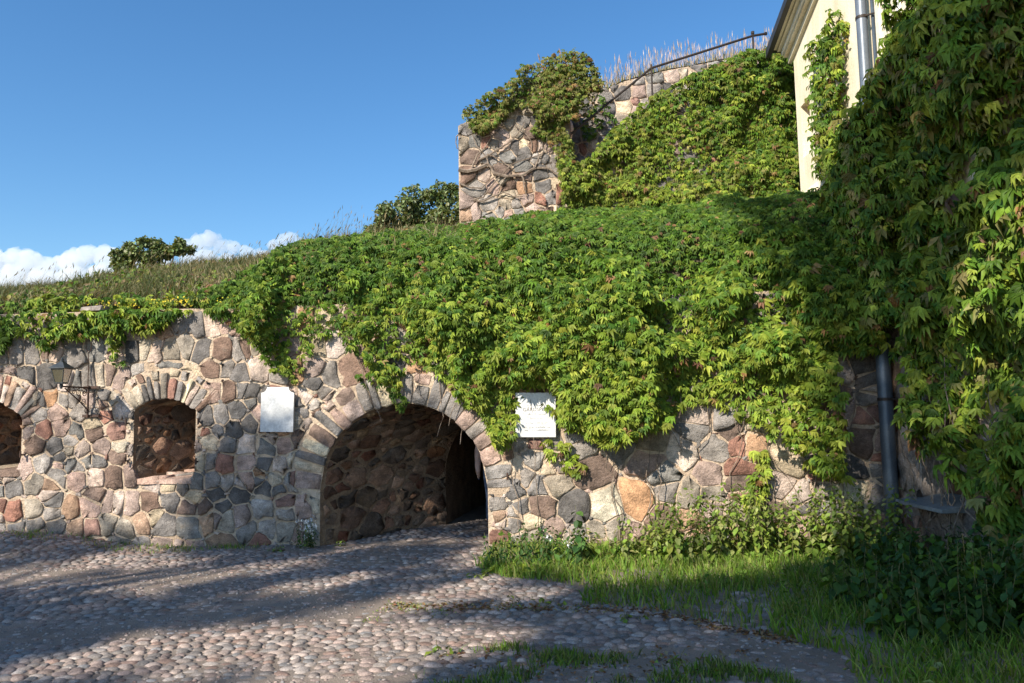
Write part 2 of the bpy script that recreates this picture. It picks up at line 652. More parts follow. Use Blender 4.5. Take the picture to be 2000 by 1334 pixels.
def strip_wall(name, u0, u1, bot, top, opens, mp, mat, parent, step=0.12, d=0.0):
    us = set(np.round(np.arange(u0, u1 + 1e-6, step), 4)) | {u0, u1}
    for (a, b, lo, hi) in opens:
        us |= set(np.round(np.linspace(a, b, 25), 4))
    us = np.array(sorted(u for u in us if u0 - 1e-6 <= u <= u1 + 1e-6))
    V, F = [], []
    for a, b in zip(us[:-1], us[1:]):
        if b - a < 1e-5:
            continue
        m = (a + b) / 2
        iv = [(bot, top)]
        for (oa, ob, lo, hi) in opens:
            if oa < m < ob:
                l_, h_ = iv.pop()
                iv += [(l_, lo), (hi, h_)]
        for l_, h_ in iv:
            k = len(V)
            V += [(a, l_(a)), (b, l_(b)), (b, h_(b)), (a, h_(a))]
            F.append((k, k + 1, k + 2, k + 3))
    V = np.array(V)
    return put(name, npmesh(name, mp(V[:, 0], V[:, 1], np.full(len(V), d)), F, None, mat), parent)

# ------------------------------------------------------------------ ground
def G(x, y):
    x, y = np.asarray(x, float), np.asarray(y, float)
    g = 0.21 * sstep(-4.6, -6.9, x) * sstep(8.2, 10.2, y)
    g = g + 0.05 * (fbm(np.stack([x * 0.7, y * 0.9, x * 0 + 3.1], -1), 3) - 0.5) * 2 * sstep(4.0, 6, y)
    g = g - 0.05 * np.exp(-(((x + 1.6) / 0.7) ** 2 + ((y - 8.7) / 0.28) ** 2))     # worn hollow before the gate
    g = g + 0.06 * sstep(wall_y(x), wall_y(x) + 2.0, y)
    return g

def grid_mesh(name, xs, ys, zf, mat, parent=None, C=None, smooth=True):
    X, Y = np.meshgrid(xs, ys)
    Z = zf(X, Y)
    V = np.stack([X, Y, Z], -1).reshape(-1, 3)
    nx, ny = len(xs), len(ys)
    i = np.arange((ny - 1) * (nx - 1)); r, c = i // (nx - 1), i % (nx - 1)
    a = r * nx + c
    return put(name, npmesh(name, V, np.stack([a, a + 1, a + nx + 1, a + nx], 1), C, mat, smooth), parent)

g_ = grid_mesh('ground', np.linspace(-400, 400, 21), np.linspace(-300, 900, 21), lambda x, y: x * 0 - 0.12, M['dirt'])
tag(g_, 'bare sandy ground stretching away under the courtyard', None, None, 'structure')
courtyard = grid_mesh('courtyard', np.arange(-12, 8.01, 0.12), np.arange(-6, 14.5, 0.12), G, M['dirt'])
tag(courtyard, 'cobbled courtyard with sandy joints before the stone wall', None, None, 'structure')

# ------------------------------------------------------------------ bank behind the wall
cr_px = [(-250, 608), (0, 592), (90, 578), (180, 576), (225, 556), (330, 540), (480, 527), (600, 516), (720, 498), (900, 474)]
cr = np.array([aty(x, y, 13.6) for x, y in cr_px])
def crest(x):
    return np.interp(x, np.concatenate([cr[:, 0], [1.0, 4.6, 9.0]]), np.concatenate([cr[:, 2], [4.95, 5.25, 5.3]]))
WTOP = 3.12
def bank(x, y):
    x, y = np.asarray(x, float), np.asarray(y, float)
    y0 = wall_y(x) + 0.10
    t = np.clip((y - y0) / (13.3 - y0), 0, 1)
    z = WTOP + (crest(x) - WTOP) * (t ** (0.85 - 0.52 * sstep(-4.6, -3.0, x)))
    z = z - 0.05 * np.maximum(y - 13.6, 0)
    return z + 0.10 * (fbm(np.stack([x * 1.1, y * 1.1, x * 0], -1), 3) - 0.5) * sstep(0, 0.25, t)

def bank_grid():
    xs = np.arange(-16, 8.01, 0.16); ts = np.concatenate([np.linspace(0, 0.8, 12), np.linspace(0.9, 4.2, 24), np.linspace(4.6, 16, 16)])
    X, T = np.meshgrid(xs, ts)
    Y = wall_y(X) + 0.04 + T
    V = np.stack([X, Y, bank(X, Y)], -1).reshape(-1, 3)
    nx, ny = len(xs), len(ts)
    i = np.arange((ny - 1) * (nx - 1)); a = (i // (nx - 1)) * nx + i % (nx - 1)
    return tag(put('grass_bank', npmesh('grass_bank', V, np.stack([a, a + 1, a + nx + 1, a + nx], 1), None, M['earth'], True)),
               'earth bank rising behind the stone wall', None, None, 'structure')
bank_grid()

# ------------------------------------------------------------------ the long wall with the gate
fw = thing('fortress_wall', 'long rubble stone wall with an arched gate and two arched embrasures', 'wall', (-1.5, 10.0, 0), None, 'thing')
AC, AR, AH = -1.135, 1.095, 0.72                     # gate: centre, radius, springing height
SL, SR = AC - AR, AC + AR
EM = [(-4.36, 0.43, 0.86, 1.78, 1.95), (-6.86, 0.48, 0.98, 1.74, 1.95)]   # embrasures: centre, half width, sill, springing, crown

def seg(e):
    c, hw, sill, sp, top = e
    rise = top - sp
    r = (hw * hw + rise * rise) / (2 * rise)
    return c, r, top - r
gate_hi = lambda u: AH + math.sqrt(max(AR * AR - (u - AC) ** 2, 0))
opens = [(SL, SR, lambda u: -0.3, gate_hi)]
for e in EM:
    c, r, hc = seg(e)
    opens.append((e[0] - e[1], e[0] + e[1], (lambda u, e=e: e[2]), (lambda u, c=c, r=r, hc=hc: hc + math.sqrt(max(r * r - (u - c) ** 2, 0)))))
wall_top = lambda u: WTOP + 0.02 + 0.0 * u
strip_wall('mortar_core', -9.0, 5.2, lambda u: -0.3, wall_top, opens, wmap, M['mortar'], fw)
# body behind the face: closes the wall against the bank
MB().add([wmap(np.array(s), np.array(h), np.array(d)) for s, h, d in ((-9, WTOP + .02, 0), (5.2, WTOP + .02, 0), (5.2, WTOP + .02, -.5), (-9, WTOP + .02, -.5))], [(0, 1, 2, 3)]).build('wall_head', M['mortar'], fw)

RO = 1.52
arc = lambda c, hc, r, a0, a1, n: [(c + r * math.cos(a), hc + r * math.sin(a)) for a in np.linspace(a0, a1, n)]
forb = [[(SL, -0.6), (SL, AH - 0.05)] + arc(AC, AH - 0.05, RO, math.pi, 0, 40) + [(SR, AH - 0.05), (SR, -0.6)]]
er = []
for e in EM:
    c, r, hc = seg(e)
    th = math.asin(e[1] / r)
    ro = r + 0.40
    er.append((c, r, hc, th, ro))
    forb.append([(e[0] - e[1], e[2]), (e[0] - e[1], e[3])] + arc(c, hc, ro, math.pi / 2 + th, math.pi / 2 - th, 20) + [(e[0] + e[1], e[3]), (e[0] + e[1], e[2])])
    forb[-1] = [p for p in forb[-1]]
PL1 = (wsh(515, 757), wsh(578, 843))
PL2 = (wsh(1007, 768), wsh(1087, 853))

def r_main(p):
    s, h = p
    r = 0.20
    if s > 0.1:
        r = 0.22 + 0.10 * float(sstep(0.3, 1.2, s))
    if h > 1.9 and s > -2.5:
        r = 0.33
    if h < 0.9 and s < -2.3:
        r = 0.225
    return r

ivy_low_px = [(385, 590), (400, 604), (452, 640), (500, 655), (520, 690), (545, 725), (585, 748), (602, 705), (632, 668), (655, 652), (690, 690), (720, 690), (745, 745), (780, 760), (800, 712), (850, 722), (880, 745), (905, 790), (935, 800),
              (955, 845), (985, 888), (1008, 850), (1015, 795), (1034, 762), (1062, 800), (1090, 835), (1130, 845), (1182, 868), (1250, 842), (1290, 835), (1330, 790), (1400, 785), (1455, 830),
              (1500, 850), (1545, 885), (1585, 930), (1640, 930), (1655, 860), (1690, 770), (1705, 690), (1705, 540)]
IVY = [tuple(wsh(x, y)) for x, y in ivy_low_px] + [(5.2, 4.1), (-2.3, 4.1), (-3.2, 3.7), (-4.0, 3.3)]

def vis_main(p):
    if not (-7.3 < p[0] < 4.6):
        return 0.02
    return 0.12 if inpoly(np.array([p[0]]), np.array([p[1] - 0.1]), IVY)[0] else 1.0
NS = masonry(fw, (-8.0, -0.15, 5.0, WTOP), r_main, wmap, forb, None, (0.004, 0.032), 0.0105, 300, vis_main, 16000, chips=True, coursed=True)

def voussoirs(parent, c, hc, ri, ro, a0, a1, wmin, wmax, name='voussoir'):
    a = a0
    while a < a1 - 0.02:
        w = rng.uniform(wmin, wmax) / ((ri + ro) / 2)
        b = min(a + w, a1)
        if a1 - b < 0.04:
            b = a1
        g = 0.007
        rin = ri - rng.uniform(-0.01, 0.02)
        rout = ro - rng.uniform(0.0, 0.48 * (ro - ri))
        am = (a + b) / 2
        pts = [(rin, a + g / rin), (rin - 0.008, am), (rin, b - g / rin), ((rin + rout) / 2, b - g / ri * 0.9), (rout, b - g / rout - rng.uniform(0, 0.25) * (b - a)), (rout + 0.01, am), (rout, a + g / rout + rng.uniform(0, 0.25) * (b - a)), ((rin + rout) / 2, a + g / ri * 0.9)]
        out = np.array([(c - r * math.cos(t), hc + r * math.sin(t)) for r, t in pts]) + rng.normal(0, 0.006, (8, 2))
        v, f = stone_geo(out, wmap, rng.uniform(0.012, 0.045))
        put(name, npmesh(name, v, f, stone_col() * 1.08, M['stone']), parent)
        if ro - rout > 0.10:
            rr = (rout + 0.02, ro - 0.01)
            pts = [(rr[0], a + g), (rr[0], b - g), (rr[1], b - g), (rr[1], a + g)]
            out = outline([np.array((c - r * math.cos(t), hc + r * math.sin(t))) for r, t in pts], 0.01)
            if out is not None:
                v, f = stone_geo(out, wmap, rng.uniform(0.01, 0.03))
                put(name, npmesh(name, v, f, stone_col(), M['stone']), parent)
        a = b

def passage(parent, prof, k, rise, depth, mat, name):
    """inner surface of an opening that runs k metres to the right for every metre of depth"""
    V, F = [], []
    n = len(prof)
    ds = np.linspace(0.0, depth, 5)
    for d in ds:
        for s, h in prof:
            V.append((s + k * d, h + rise * d, -d))
    for j in range(len(ds) - 1):
        for i in range(n - 1):
            F.append((j * n + i, j * n + i + 1, (j + 1) * n + i + 1, (j + 1) * n + i))
    V = np.array(V)
    return put(name, npmesh(name, wmap(V[:, 0], V[:, 1], V[:, 2]), F, None, mat), parent)

def prof_map(prof, k, rise):
    P = np.array(prof)
    L = np.concatenate([[0], np.cumsum(np.hypot(*np.diff(P, axis=0).T))])
    cen = np.array([P[:, 0].mean(), P[:, 1].mean()])
    def f(a, dep, d):
        a = np.clip(a, 0, L[-1])
        s, h = np.interp(a, L, P[:, 0]), np.interp(a, L, P[:, 1])
        nrm = cen - np.stack([s, h], -1)
        nrm /= np.linalg.norm(nrm, axis=-1, keepdims=True)
        return wmap(s + k * dep + nrm[..., 0] * d, h + rise * dep + nrm[..., 1] * d, -dep)
    return f, L[-1]

# gate: ring and passage
ring = put('arch_ring', npmesh('arch_ring', wmap(*[np.array(q) for q in zip(*[(AC - r * math.cos(t), AH + r * math.sin(t), 0.004) for t in np.linspace(0.0, math.pi, 33) for r in (AR, RO - 0.02)])]),
           [(2 * i, 2 * i + 2, 2 * i + 3, 2 * i + 1) for i in range(32)], None, M['mortar']), fw)
voussoirs(ring, AC, AH, AR, RO, 0.0, math.pi, 0.09, 0.27)
p_end = gnd(871, 1018, 0.10)
DEP = float((W0 - p_end) @ WN * 1.0)
DEP = abs(DEP)
KG = float(((p_end - W0) @ WE - SL) / DEP)
gprof = [(SL, -0.15), (SL, AH)] + arc(AC, AH, AR, math.pi, 0, 30)[1:-1] + [(SR, AH), (SR, -0.15)]
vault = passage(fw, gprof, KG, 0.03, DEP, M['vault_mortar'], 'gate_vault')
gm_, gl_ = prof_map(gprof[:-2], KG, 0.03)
masonry(vault, (0.0, 0.03, 3.9, DEP), lambda p: 0.26 if p[0] < 0.95 else 0.20, gm_, (), None, (0.008, 0.05), 0.022, 300, None, 6000, tint=(0.62, 0.47, 0.36))  # passage stones tinted darker and browner, its shade put into their colour
# dark chamber behind the passage
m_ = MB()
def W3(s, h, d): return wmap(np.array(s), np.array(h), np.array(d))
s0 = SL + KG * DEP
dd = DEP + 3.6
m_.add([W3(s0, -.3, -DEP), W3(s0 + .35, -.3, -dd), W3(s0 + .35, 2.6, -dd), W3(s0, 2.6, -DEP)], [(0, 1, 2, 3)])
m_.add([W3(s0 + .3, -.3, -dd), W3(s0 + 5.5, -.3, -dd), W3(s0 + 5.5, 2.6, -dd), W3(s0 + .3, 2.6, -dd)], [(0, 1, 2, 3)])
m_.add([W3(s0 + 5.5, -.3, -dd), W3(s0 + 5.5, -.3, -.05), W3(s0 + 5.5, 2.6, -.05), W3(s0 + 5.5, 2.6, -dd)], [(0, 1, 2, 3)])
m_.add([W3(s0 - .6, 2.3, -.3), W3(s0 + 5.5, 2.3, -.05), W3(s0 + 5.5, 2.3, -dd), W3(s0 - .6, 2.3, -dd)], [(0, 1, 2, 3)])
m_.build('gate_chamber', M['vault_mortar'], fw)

# embrasures
for e, (c, r, hc, th, ro), D_, K_ in zip(EM, er, (1.0, 1.0), (0.72, 0.55)):
    pr_ = [(e[0] - e[1], e[2]), (e[0] - e[1], e[3])] + arc(c, hc, r, math.pi / 2 + th, math.pi / 2 - th, 14)[1:-1] + [(e[0] + e[1], e[3]), (e[0] + e[1], e[2]), (e[0] - e[1], e[2])]
    em = passage(fw, pr_, K_, 0.10, D_, M['vault_mortar'], 'embrasure')
    V = np.array([(s + K_ * D_, h + 0.10 * D_, -D_) for s, h in pr_[:-1]])
    put('back_wall', npmesh('back_wall', wmap(V[:, 0], V[:, 1], V[:, 2]), [tuple(range(len(V)))], None, M['vault_mortar']), em)
    f_, l_ = prof_map(pr_[:-2], K_, 0.10)
    masonry(em, (0.02, 0.03, e[3] - e[2] + 0.7, D_), lambda p: 0.2, f_, (), None, (0.008, 0.035), 0.016, 60, None, 1500, tint=(0.62, 0.5, 0.4))  # reveal stones carry a similar darkening tint for the shade inside
    voussoirs(em, c, hc, r, ro, math.pi / 2 - th * 1.12, math.pi / 2 + th * 1.12, 0.075, 0.14)
    # sill stones laid on the sloping floor of the opening
    def smap(u, v, d, e=e, K_=K_):
        u, v, d = np.asarray(u, float), np.asarray(v, float), np.asarray(d, float)
        return wmap(e[0] - e[1] + u + K_ * v, e[2] + 0.10 * v + d, 0.04 - v)
    masonry(em, (0.0, 0.0, 2 * e[1], 0.98), lambda p: 0.36, smap, (), None, (0.01, 0.03), 0.012, 30, None, 400, name='sill_stone', tint=(1.25, 1.2, 1.15))

# coping slabs along the left end of the wall head
s_ = -7.6
k_ = 0
while s_ < -3.6:
    w = rng.uniform(0.22, 0.42)
    if rng.random() < 0.13:
        m_ = MB()
        y_ = WTOP + 0.02
        m_.prism([W3(s_ + .015, y_, .06 + rng.uniform(0, .04)), W3(s_ + w - .015, y_, .06 + rng.uniform(0, .04)), W3(s_ + w - .02, y_ + rng.uniform(.06, .1), .05), W3(s_ + .02, y_ + rng.uniform(.06, .1), .05)], -0.4 * WN)
        o = m_.build('coping_slab', M['slab'] if 'slab' in M else M['old_wall'], fw, bevel=0.012)
    s_ += w

# ------------------------------------------------------------------ cobbles
def frustum_ok(x, y, m=1.7):
    return (np.abs(x) < 0.675 * y + m)
def px_poly_ground(pts):
    return [tuple(gnd(*p)[:2]) for p in pts]
GRASS1 = px_poly_ground([(930, 1105), (960, 1075), (1000, 1060), (1720, 1050), (2300, 1060), (2300, 1400), (1690, 1400), (1660, 1290), (1560, 1262), (1440, 1235), (1330, 1205), (1250, 1190), (1130, 1180), (1140, 1145), (1050, 1135), (985, 1130)])
GRASS2 = px_poly_ground([(700, 1400), (850, 1282), (1000, 1262), (1180, 1290), (1300, 1275), (1450, 1310), (1600, 1345), (1600, 1400)])
EDGE = px_poly_ground([(700, 1210), (760, 1172), (900, 1182), (1000, 1180), (1130, 1168), (1250, 1188), (1150, 1195), (1000, 1190), (860, 1200)])
TUN = lambda x, y: (y > wall_y(x)) 

def cobble_geo(a, b, h, n=8):
    t = np.arange(n) / n * 2 * math.pi + rng.uniform(0, 1)
    r = rng.uniform(0.86, 1.12, n)
    ring0 = np.stack([a * r * np.cos(t), b * r * np.sin(t), np.full(n, -0.02)], 1)
    ring1 = np.stack([a * 0.92 * r * np.cos(t), b * 0.92 * r * np.sin(t), h * rng.uniform(0.3, 0.5, n)], 1)
    ring2 = np.stack([a * 0.58 * r * np.cos(t), b * 0.58 * r * np.sin(t), h * rng.uniform(0.8, 0.95, n)], 1)
    V = np.concatenate([ring0, ring1, ring2, [[0, 0, h]]])
    F = []
    for i in range(n):
        j = (i + 1) % n
        F += [(i, j, n + j), (i, n + j, n + i), (n + i, n + j, 2 * n + j), (n + i, 2 * n + j, 2 * n + i), (2 * n + i, 2 * n + j, 3 * n)]
    return V, np.array(F)

CPAL = np.array([(0.29, 0.24, 0.21), (0.33, 0.25, 0.215), (0.25, 0.22, 0.20), (0.38, 0.30, 0.255), (0.30, 0.205, 0.165), (0.26, 0.245, 0.235), (0.37, 0.315, 0.275)])
cob = []
y = 4.4
row = 0
while y < 11.9:
    dy = 0.082 + 0.010 * math.sin(y * 3.1)
    x = -9.5 + (row % 2) * 0.06
    while x < 5.2:
        w = rng.uniform(0.075, 0.13)
        cx, cy = x + w / 2 + rng.normal(0, 0.008), y + rng.normal(0, 0.012) + 0.06 * math.sin(x * 0.9 + y * 0.3)
        x += w
        if not frustum_ok(cx, cy):
            continue
        if cy > wall_y(cx) - 0.05:
            sloc = (cx - W0[0]) * WE[0] + (cy - W0[1]) * WE[1]
            dp = cy - wall_y(cx)
            if not (SL + KG * dp + 0.02 < sloc < SR + KG * dp):
                continue
        cob.append((cx, cy, w))
    y += dy
    row += 1
cob = np.array(cob)
in1 = inpoly(cob[:, 0], cob[:, 1], GRASS1)
in2 = inpoly(cob[:, 0], cob[:, 1], GRASS2)
dirtn = fbm(np.stack([cob[:, 0] * 0.55, cob[:, 1] * 1.3, cob[:, 0] * 0 + 9], -1), 3)
BARE = px_poly_ground([(1330, 1195), (1420, 1160), (1505, 1165), (1510, 1235), (1430, 1228)])
inb = inpoly(cob[:, 0], cob[:, 1], BARE) & (rng.random(len(cob)) < 0.75)
keep = (~in1 | inb) & (rng.random(len(cob)) < np.where(in2, 0.8, np.clip(1.15 - 0.8 * sstep(0.48, 0.72, dirtn), 0.35, 1)))
dirtn = dirtn[keep]
cob = cob[keep]
depthsize = cob[:, 1]
order = np.argsort(depthsize)
variants = []
for k in range(30):
    v, f = cobble_geo(0.056 * rng.uniform(0.85, 1.2), 0.043 * rng.uniform(0.85, 1.2), 0.018 * rng.uniform(0.75, 1.4))
    c = CPAL[rng.integers(len(CPAL))] * rng.uniform(0.68, 1.02)
    variants.append((v, f, c, npmesh('cobble', v, f, c, M['cobble'], True)))
rest = []
gz = G(cob[:, 0], cob[:, 1])
for q, i in enumerate(order):
    cx, cy, w = cob[i]
    sc = w / 0.112
    sink = 0.004 + 0.010 * float(sstep(0.42, 0.6, dirtn[i]))
    a = rng.normal(0, 0.25)
    k = rng.integers(30)
    inview = abs(cx) < 0.66 * cy and cy > 4.75
    if len(rest) * 0 == 0 and inview and q < 5000 and globals().setdefault('_nc', 0) < 300:
        globals()['_nc'] += 1
        mw = Matrix.Translation((cx, cy, gz[i] - sink)) @ Matrix.Rotation(a, 4, 'Z') @ Matrix.Diagonal((sc, 1.0, 1.0, 1.0))
        put('cobble', variants[k][3], courtyard, None, mw)
    else:
        v, f, c, _ = variants[k]
        ca, sa = math.cos(a), math.sin(a)
        x_, y_ = v[:, 0] * sc, v[:, 1]
        rest.append((np.stack([x_ * ca - y_ * sa + cx, x_ * sa + y_ * ca + cy, v[:, 2] + gz[i] - sink], 1), f, c * rng.uniform(0.88, 1.12)))
# grit and small pebbles in the sandy patches
ng = 9000
gx = rng.uniform(-7.5, 3.2, ng); gy = 4.6 + 5.6 * rng.random(ng) ** 1.3
gd = fbm(np.stack([gx * 0.55, gy * 1.3, gx * 0 + 9], -1), 3)
gk = frustum_ok(gx, gy, .1) & (gy < wall_y(gx) - .03) & ~inpoly(gx, gy, GRASS1) & (rng.random(ng) < 0.25 + 0.75 * sstep(.46, .6, gd))
gx, gy = gx[gk], gy[gk]
gzz = G(gx, gy)
peb = [cobble_geo(.5, .42, .32, 5) for _ in range(6)]
pebbles = []
for a_, b_, c_ in zip(gx, gy, gzz):
    v, f = peb[rng.integers(6)]
    sc_ = rng.uniform(.012, .038)
    pebbles.append((v * sc_ + np.array([a_, b_, c_ - .001]), f, CPAL[rng.integers(len(CPAL))] * rng.uniform(.75, 1.15)))
joined(pebbles, 'pebbles', M['cobble'], courtyard)
o = joined(rest, 'cobbles', M['cobble'], courtyard)
o.data.polygons.foreach_set('use_smooth', np.ones(len(o.data.polygons), bool))
# ------------------------------------------------------------------ bastion block above the bank
TY = 12.8
def ymap(y0):
    def f(u, v, d):
        u, v, d = np.asarray(u, float), np.asarray(v, float), np.asarray(d, float)
        return np.stack([u, np.full(u.shape, y0) - d, v], -1)
    return f
bas = thing('bastion', 'square rubble stone bastion corner rising above the bank, half overgrown', 'bastion', (0.1, 13.5, 4.4), None, 'thing')
bt_px = [(893, 238), (960, 205), (1020, 160), (1060, 128), (1110, 122)]
bt = np.array([aty(x, y, TY)[[0, 2]] for x, y in bt_px])
BL, BR = -0.86, 1.05
bt_top = lambda u: float(np.interp(u, bt[:, 0], bt[:, 1])) - 0.08
strip_wall('front_face', BL, BR, lambda u: 4.3, bt_top, [], ymap(TY), M['mortar'], bas)
MB().add([(BL, TY, 4.3), (BL, 16.5, 4.3), (BL, 16.5, bt_top(BL)), (BL, TY, bt_top(BL))], [(0, 1, 2, 3)]).build('left_face', M['mortar'], bas)
m_ = MB()
us = np.linspace(BL, BR, 12)
for a, b in zip(us[:-1], us[1:]):
    m_.add([(a, TY, bt_top(a)), (b, TY, bt_top(b)), (b, 16.5, bt_top(b) + .2), (a, 16.5, bt_top(a) + .2)], [(0, 1, 2, 3)])
m_.build('top', M['earth'], bas)
masonry(bas, (BL, 4.4, BR, 7.8), lambda p: 0.23, ymap(TY), [[(BL - 1, 9), (BL - 1, bt_top(BL))] + [(u, bt_top(u)) for u in np.linspace(BL, BR, 9)] + [(BR + 1, bt_top(BR)), (BR + 1, 9)]], None, (0.008, 0.04), 0.009, 300, None, 3500, coursed=True)
def xmap(x0, sgn):
    def f(u, v, d):
        u, v, d = np.asarray(u, float), np.asarray(v, float), np.asarray(d, float)
        return np.stack([np.full(u.shape, x0) + sgn * d, u, v], -1)
    return f
RF = bas
strip_wall('right_face', TY, 14.4, lambda u: 4.3, lambda u: bt_top(BR), [], xmap(BR, 1), M['mortar'], bas)
masonry(bas, (TY, 4.6, 14.4, 7.6), lambda p: 0.3, xmap(BR, 1), (), None, (0.01, 0.04), 0.010, 120, None, 1500)

# ------------------------------------------------------------------ stair parapet wall, and the retaining wall behind it
SY = 12.62
sp_px = [(1085, 352), (1140, 325), (1195, 268), (1265, 200), (1345, 168), (1435, 122), (1545, 100), (1700, 80)]
sp = np.array([aty(x, y, SY)[[0, 2]] for x, y in sp_px])
sp_top = lambda u: float(np.interp(u, sp[:, 0], sp[:, 1])) - 0.10
stw = thing('stair_wall', 'sloping parapet wall of the upper stairs, smothered in creeper', 'wall', (2.9, SY, 4.6), None, 'thing')
strip_wall('front_face', sp[0, 0], 5.6, lambda u: 4.3, sp_top, [], ymap(SY), M['mortar'], stw)
m_ = MB()
us = np.linspace(sp[0, 0], 5.6, 30)
for a, b in zip(us[:-1], us[1:]):
    m_.add([(a, SY, sp_top(a)), (b, SY, sp_top(b)), (b, SY + .4, sp_top(b)), (a, SY + .4, sp_top(a))], [(0, 1, 2, 3)])
    m_.add([(a, SY + .4, 4.3), (b, SY + .4, 4.3), (b, SY + .4, sp_top(b)), (a, SY + .4, sp_top(a))], [(0, 1, 2, 3)])
m_.build('top', M['mortar'], stw)
masonry(stw, (sp[0, 0], 4.7, 4.7, 8.0), lambda p: 0.34, ymap(SY), [[(0, 10), (0, sp_top(0))] + [(u, sp_top(u)) for u in np.linspace(0.9, 5.6, 15)] + [(6, 10)]], None, (0.012, 0.045), 0.01, 200, None, 2500)

stairs = thing('stone_stairs', 'worn stone steps climbing behind the creeper wall', 'stairs', (2.5, 13.4, 4.8))
for i in range(16):
    x = 1.15 + i * 0.23
    MB().box((x, SY + 0.41, 4.4), (x + 0.225, 14.25, 5.35 + i * 0.15)).build('step', M['old_wall'], stairs, bevel=0.01)

RY = 14.3
rt_px = [(1120, 170), (1180, 178), (1215, 160), (1300, 138), (1420, 116), (1510, 98), (1700, 70)]
rt = np.array([aty(x, y, RY)[[0, 2]] for x, y in rt_px])
rt_top = lambda u: float(np.interp(u, rt[:, 0], rt[:, 1]))
rw = thing('retaining_wall', 'grey rubble retaining wall behind the iron handrail, topped with dry grass', 'wall', (3.2, RY, 4.6), None, 'thing')
strip_wall('front_face', 0.9, 6.5, lambda u: 4.3, rt_top, [], ymap(RY), M['mortar'], rw)
PWs = PW.copy()
PW = np.array([5, 3, 4, 1.4, 0.8, 1.0, 1.2, 1.0, 0.4, 3, 2.0]); PW = PW / PW.sum()
masonry(rw, (0.95, 5.6, 5.4, 8.7), lambda p: 0.27, ymap(RY), [[(0, 10), (0, rt_top(0.9))] + [(u, rt_top(u)) for u in np.linspace(0.9, 6.5, 15)] + [(7, 10)]], None, (0.008, 0.04), 0.010, 200, None, 2500, coursed=True)
PW = PWs
def upper(x, y):
    x, y = np.asarray(x, float), np.asarray(y, float)
    return np.interp(x, rt[:, 0], rt[:, 1]) + 0.02 + 0.04 * (y - RY) + 0.08 * (fbm(np.stack([x * 2, y * 2, x * 0 + 5], -1), 3) - 0.5)
tag(grid_mesh('upper_bank', np.linspace(0.9, 12, 60), np.linspace(RY + 0.0, 30, 40), upper, M['earth']), 'earth terrace above the retaining wall', None, None, 'structure')

# ------------------------------------------------------------------ iron handrail on the stairs
hr = thing('handrail', 'thin black iron handrail climbing the upper stairs', 'handrail', (2.5, 12.85, 5.6))
HY = 12.88
rp = [aty(x, y, HY) for x, y in ((1096, 277), (1272, 133), (1470, 70), (1494, 66))]
MB().tube(rp, 0.021, 8).build('rail', M['rail_iron'], hr, True)
for (x, y0, y1) in ((1272, 126, 215), (1470, 66, 130)):
    a, b = aty(x, y0, HY), aty(x, y1, HY)
    b[0] = a[0]
    MB().tube([b - np.array([0, 0, .25]), a], 0.017, 8).build('post', M['rail_iron'], hr, True)
MB().tube([rp[3], rp[3] + np.array([0.03, 0, 0.004])], 0.03, 8).build('end_cap', M['rail_iron'], hr, True)
a = aty(1470, 66, HY)
MB().tube([a - np.array([0, 0, .005]), a + np.array([0, 0, .04])], 0.03, 8).build('post_cap', M['rail_iron'], hr, True)

# ------------------------------------------------------------------ house
house = thing('plastered_house', 'tall cream plastered house with black roof edge, its lower wall buried in creeper', 'house', (7, 8, 0))
HEND = 11.86
rake = lambda y: 7.36 + 0.40 * (HEND + 0.05 - y)
hm = xmap(HX, -1)
na, nb = atx(1586, 300)[0], atx(1564, 220)[0]
n_lo, n_hi = 5.55, atx(1572, 200)[1]
WIN = (8.02, 8.78, 0.60, 1.62)
PB = 2.6       # plaster above, bare old masonry below
strip_wall('plaster_wall', 3.0, HEND, lambda u: PB, rake, [(na, nb, lambda u: n_lo, lambda u: n_hi)], hm, M['plaster'], house)
strip_wall('lower_wall', 3.0, HEND, lambda u: -0.3, lambda u: PB, [(WIN[0], WIN[1], lambda u: WIN[2], lambda u: WIN[3])], hm, M['old_wall'], house)
MB().add([(HX, HEND, -.3), (HX + 6, HEND, -.3), (HX + 6, HEND, rake(HEND)), (HX, HEND, rake(HEND))], [(0, 1, 2, 3)]).build('end_wall', M['plaster'], house)
MB().add([(HX, 3.0, -.3), (HX + 6, 3.0, -.3), (HX + 6, 3.0, rake(3)), (HX, 3.0, rake(3))], [(0, 1, 2, 3)]).build('end_wall', M['plaster'], house)
# niche window
nw = MB()
nw.add([(HX, na, n_lo), (HX + .30, na, n_lo), (HX + .30, na, n_hi), (HX, na, n_hi)], [(0, 1, 2, 3)])
nw.add([(HX, nb, n_lo), (HX + .30, nb, n_lo), (HX + .30, nb, n_hi), (HX, nb, n_hi)], [(0, 1, 2, 3)])
nw.add([(HX, na, n_lo), (HX, nb, n_lo), (HX + .30, nb, n_lo), (HX + .30, na, n_lo)], [(0, 1, 2, 3)])
nw.add([(HX, na, n_hi), (HX, nb, n_hi), (HX + .30, nb, n_hi), (HX + .30, na, n_hi)], [(0, 1, 2, 3)])
niche = nw.build('narrow_window', M['plaster'], house)
MB().box((HX + .29, na, n_lo), (HX + .33, nb, n_hi)).build('pane', M['wood'], niche)
nm = atx(1582, 378)
MB().prism([(HX, nm[0] - .30, nm[1] - .10), (HX - .07, nm[0] - .30, nm[1] - .10), (HX - .05, nm[0] - .30, nm[1] + .03), (HX, nm[0] - .30, nm[1] + .10)], (0, .42, 0)).build('ledge', M['plaster'], house)
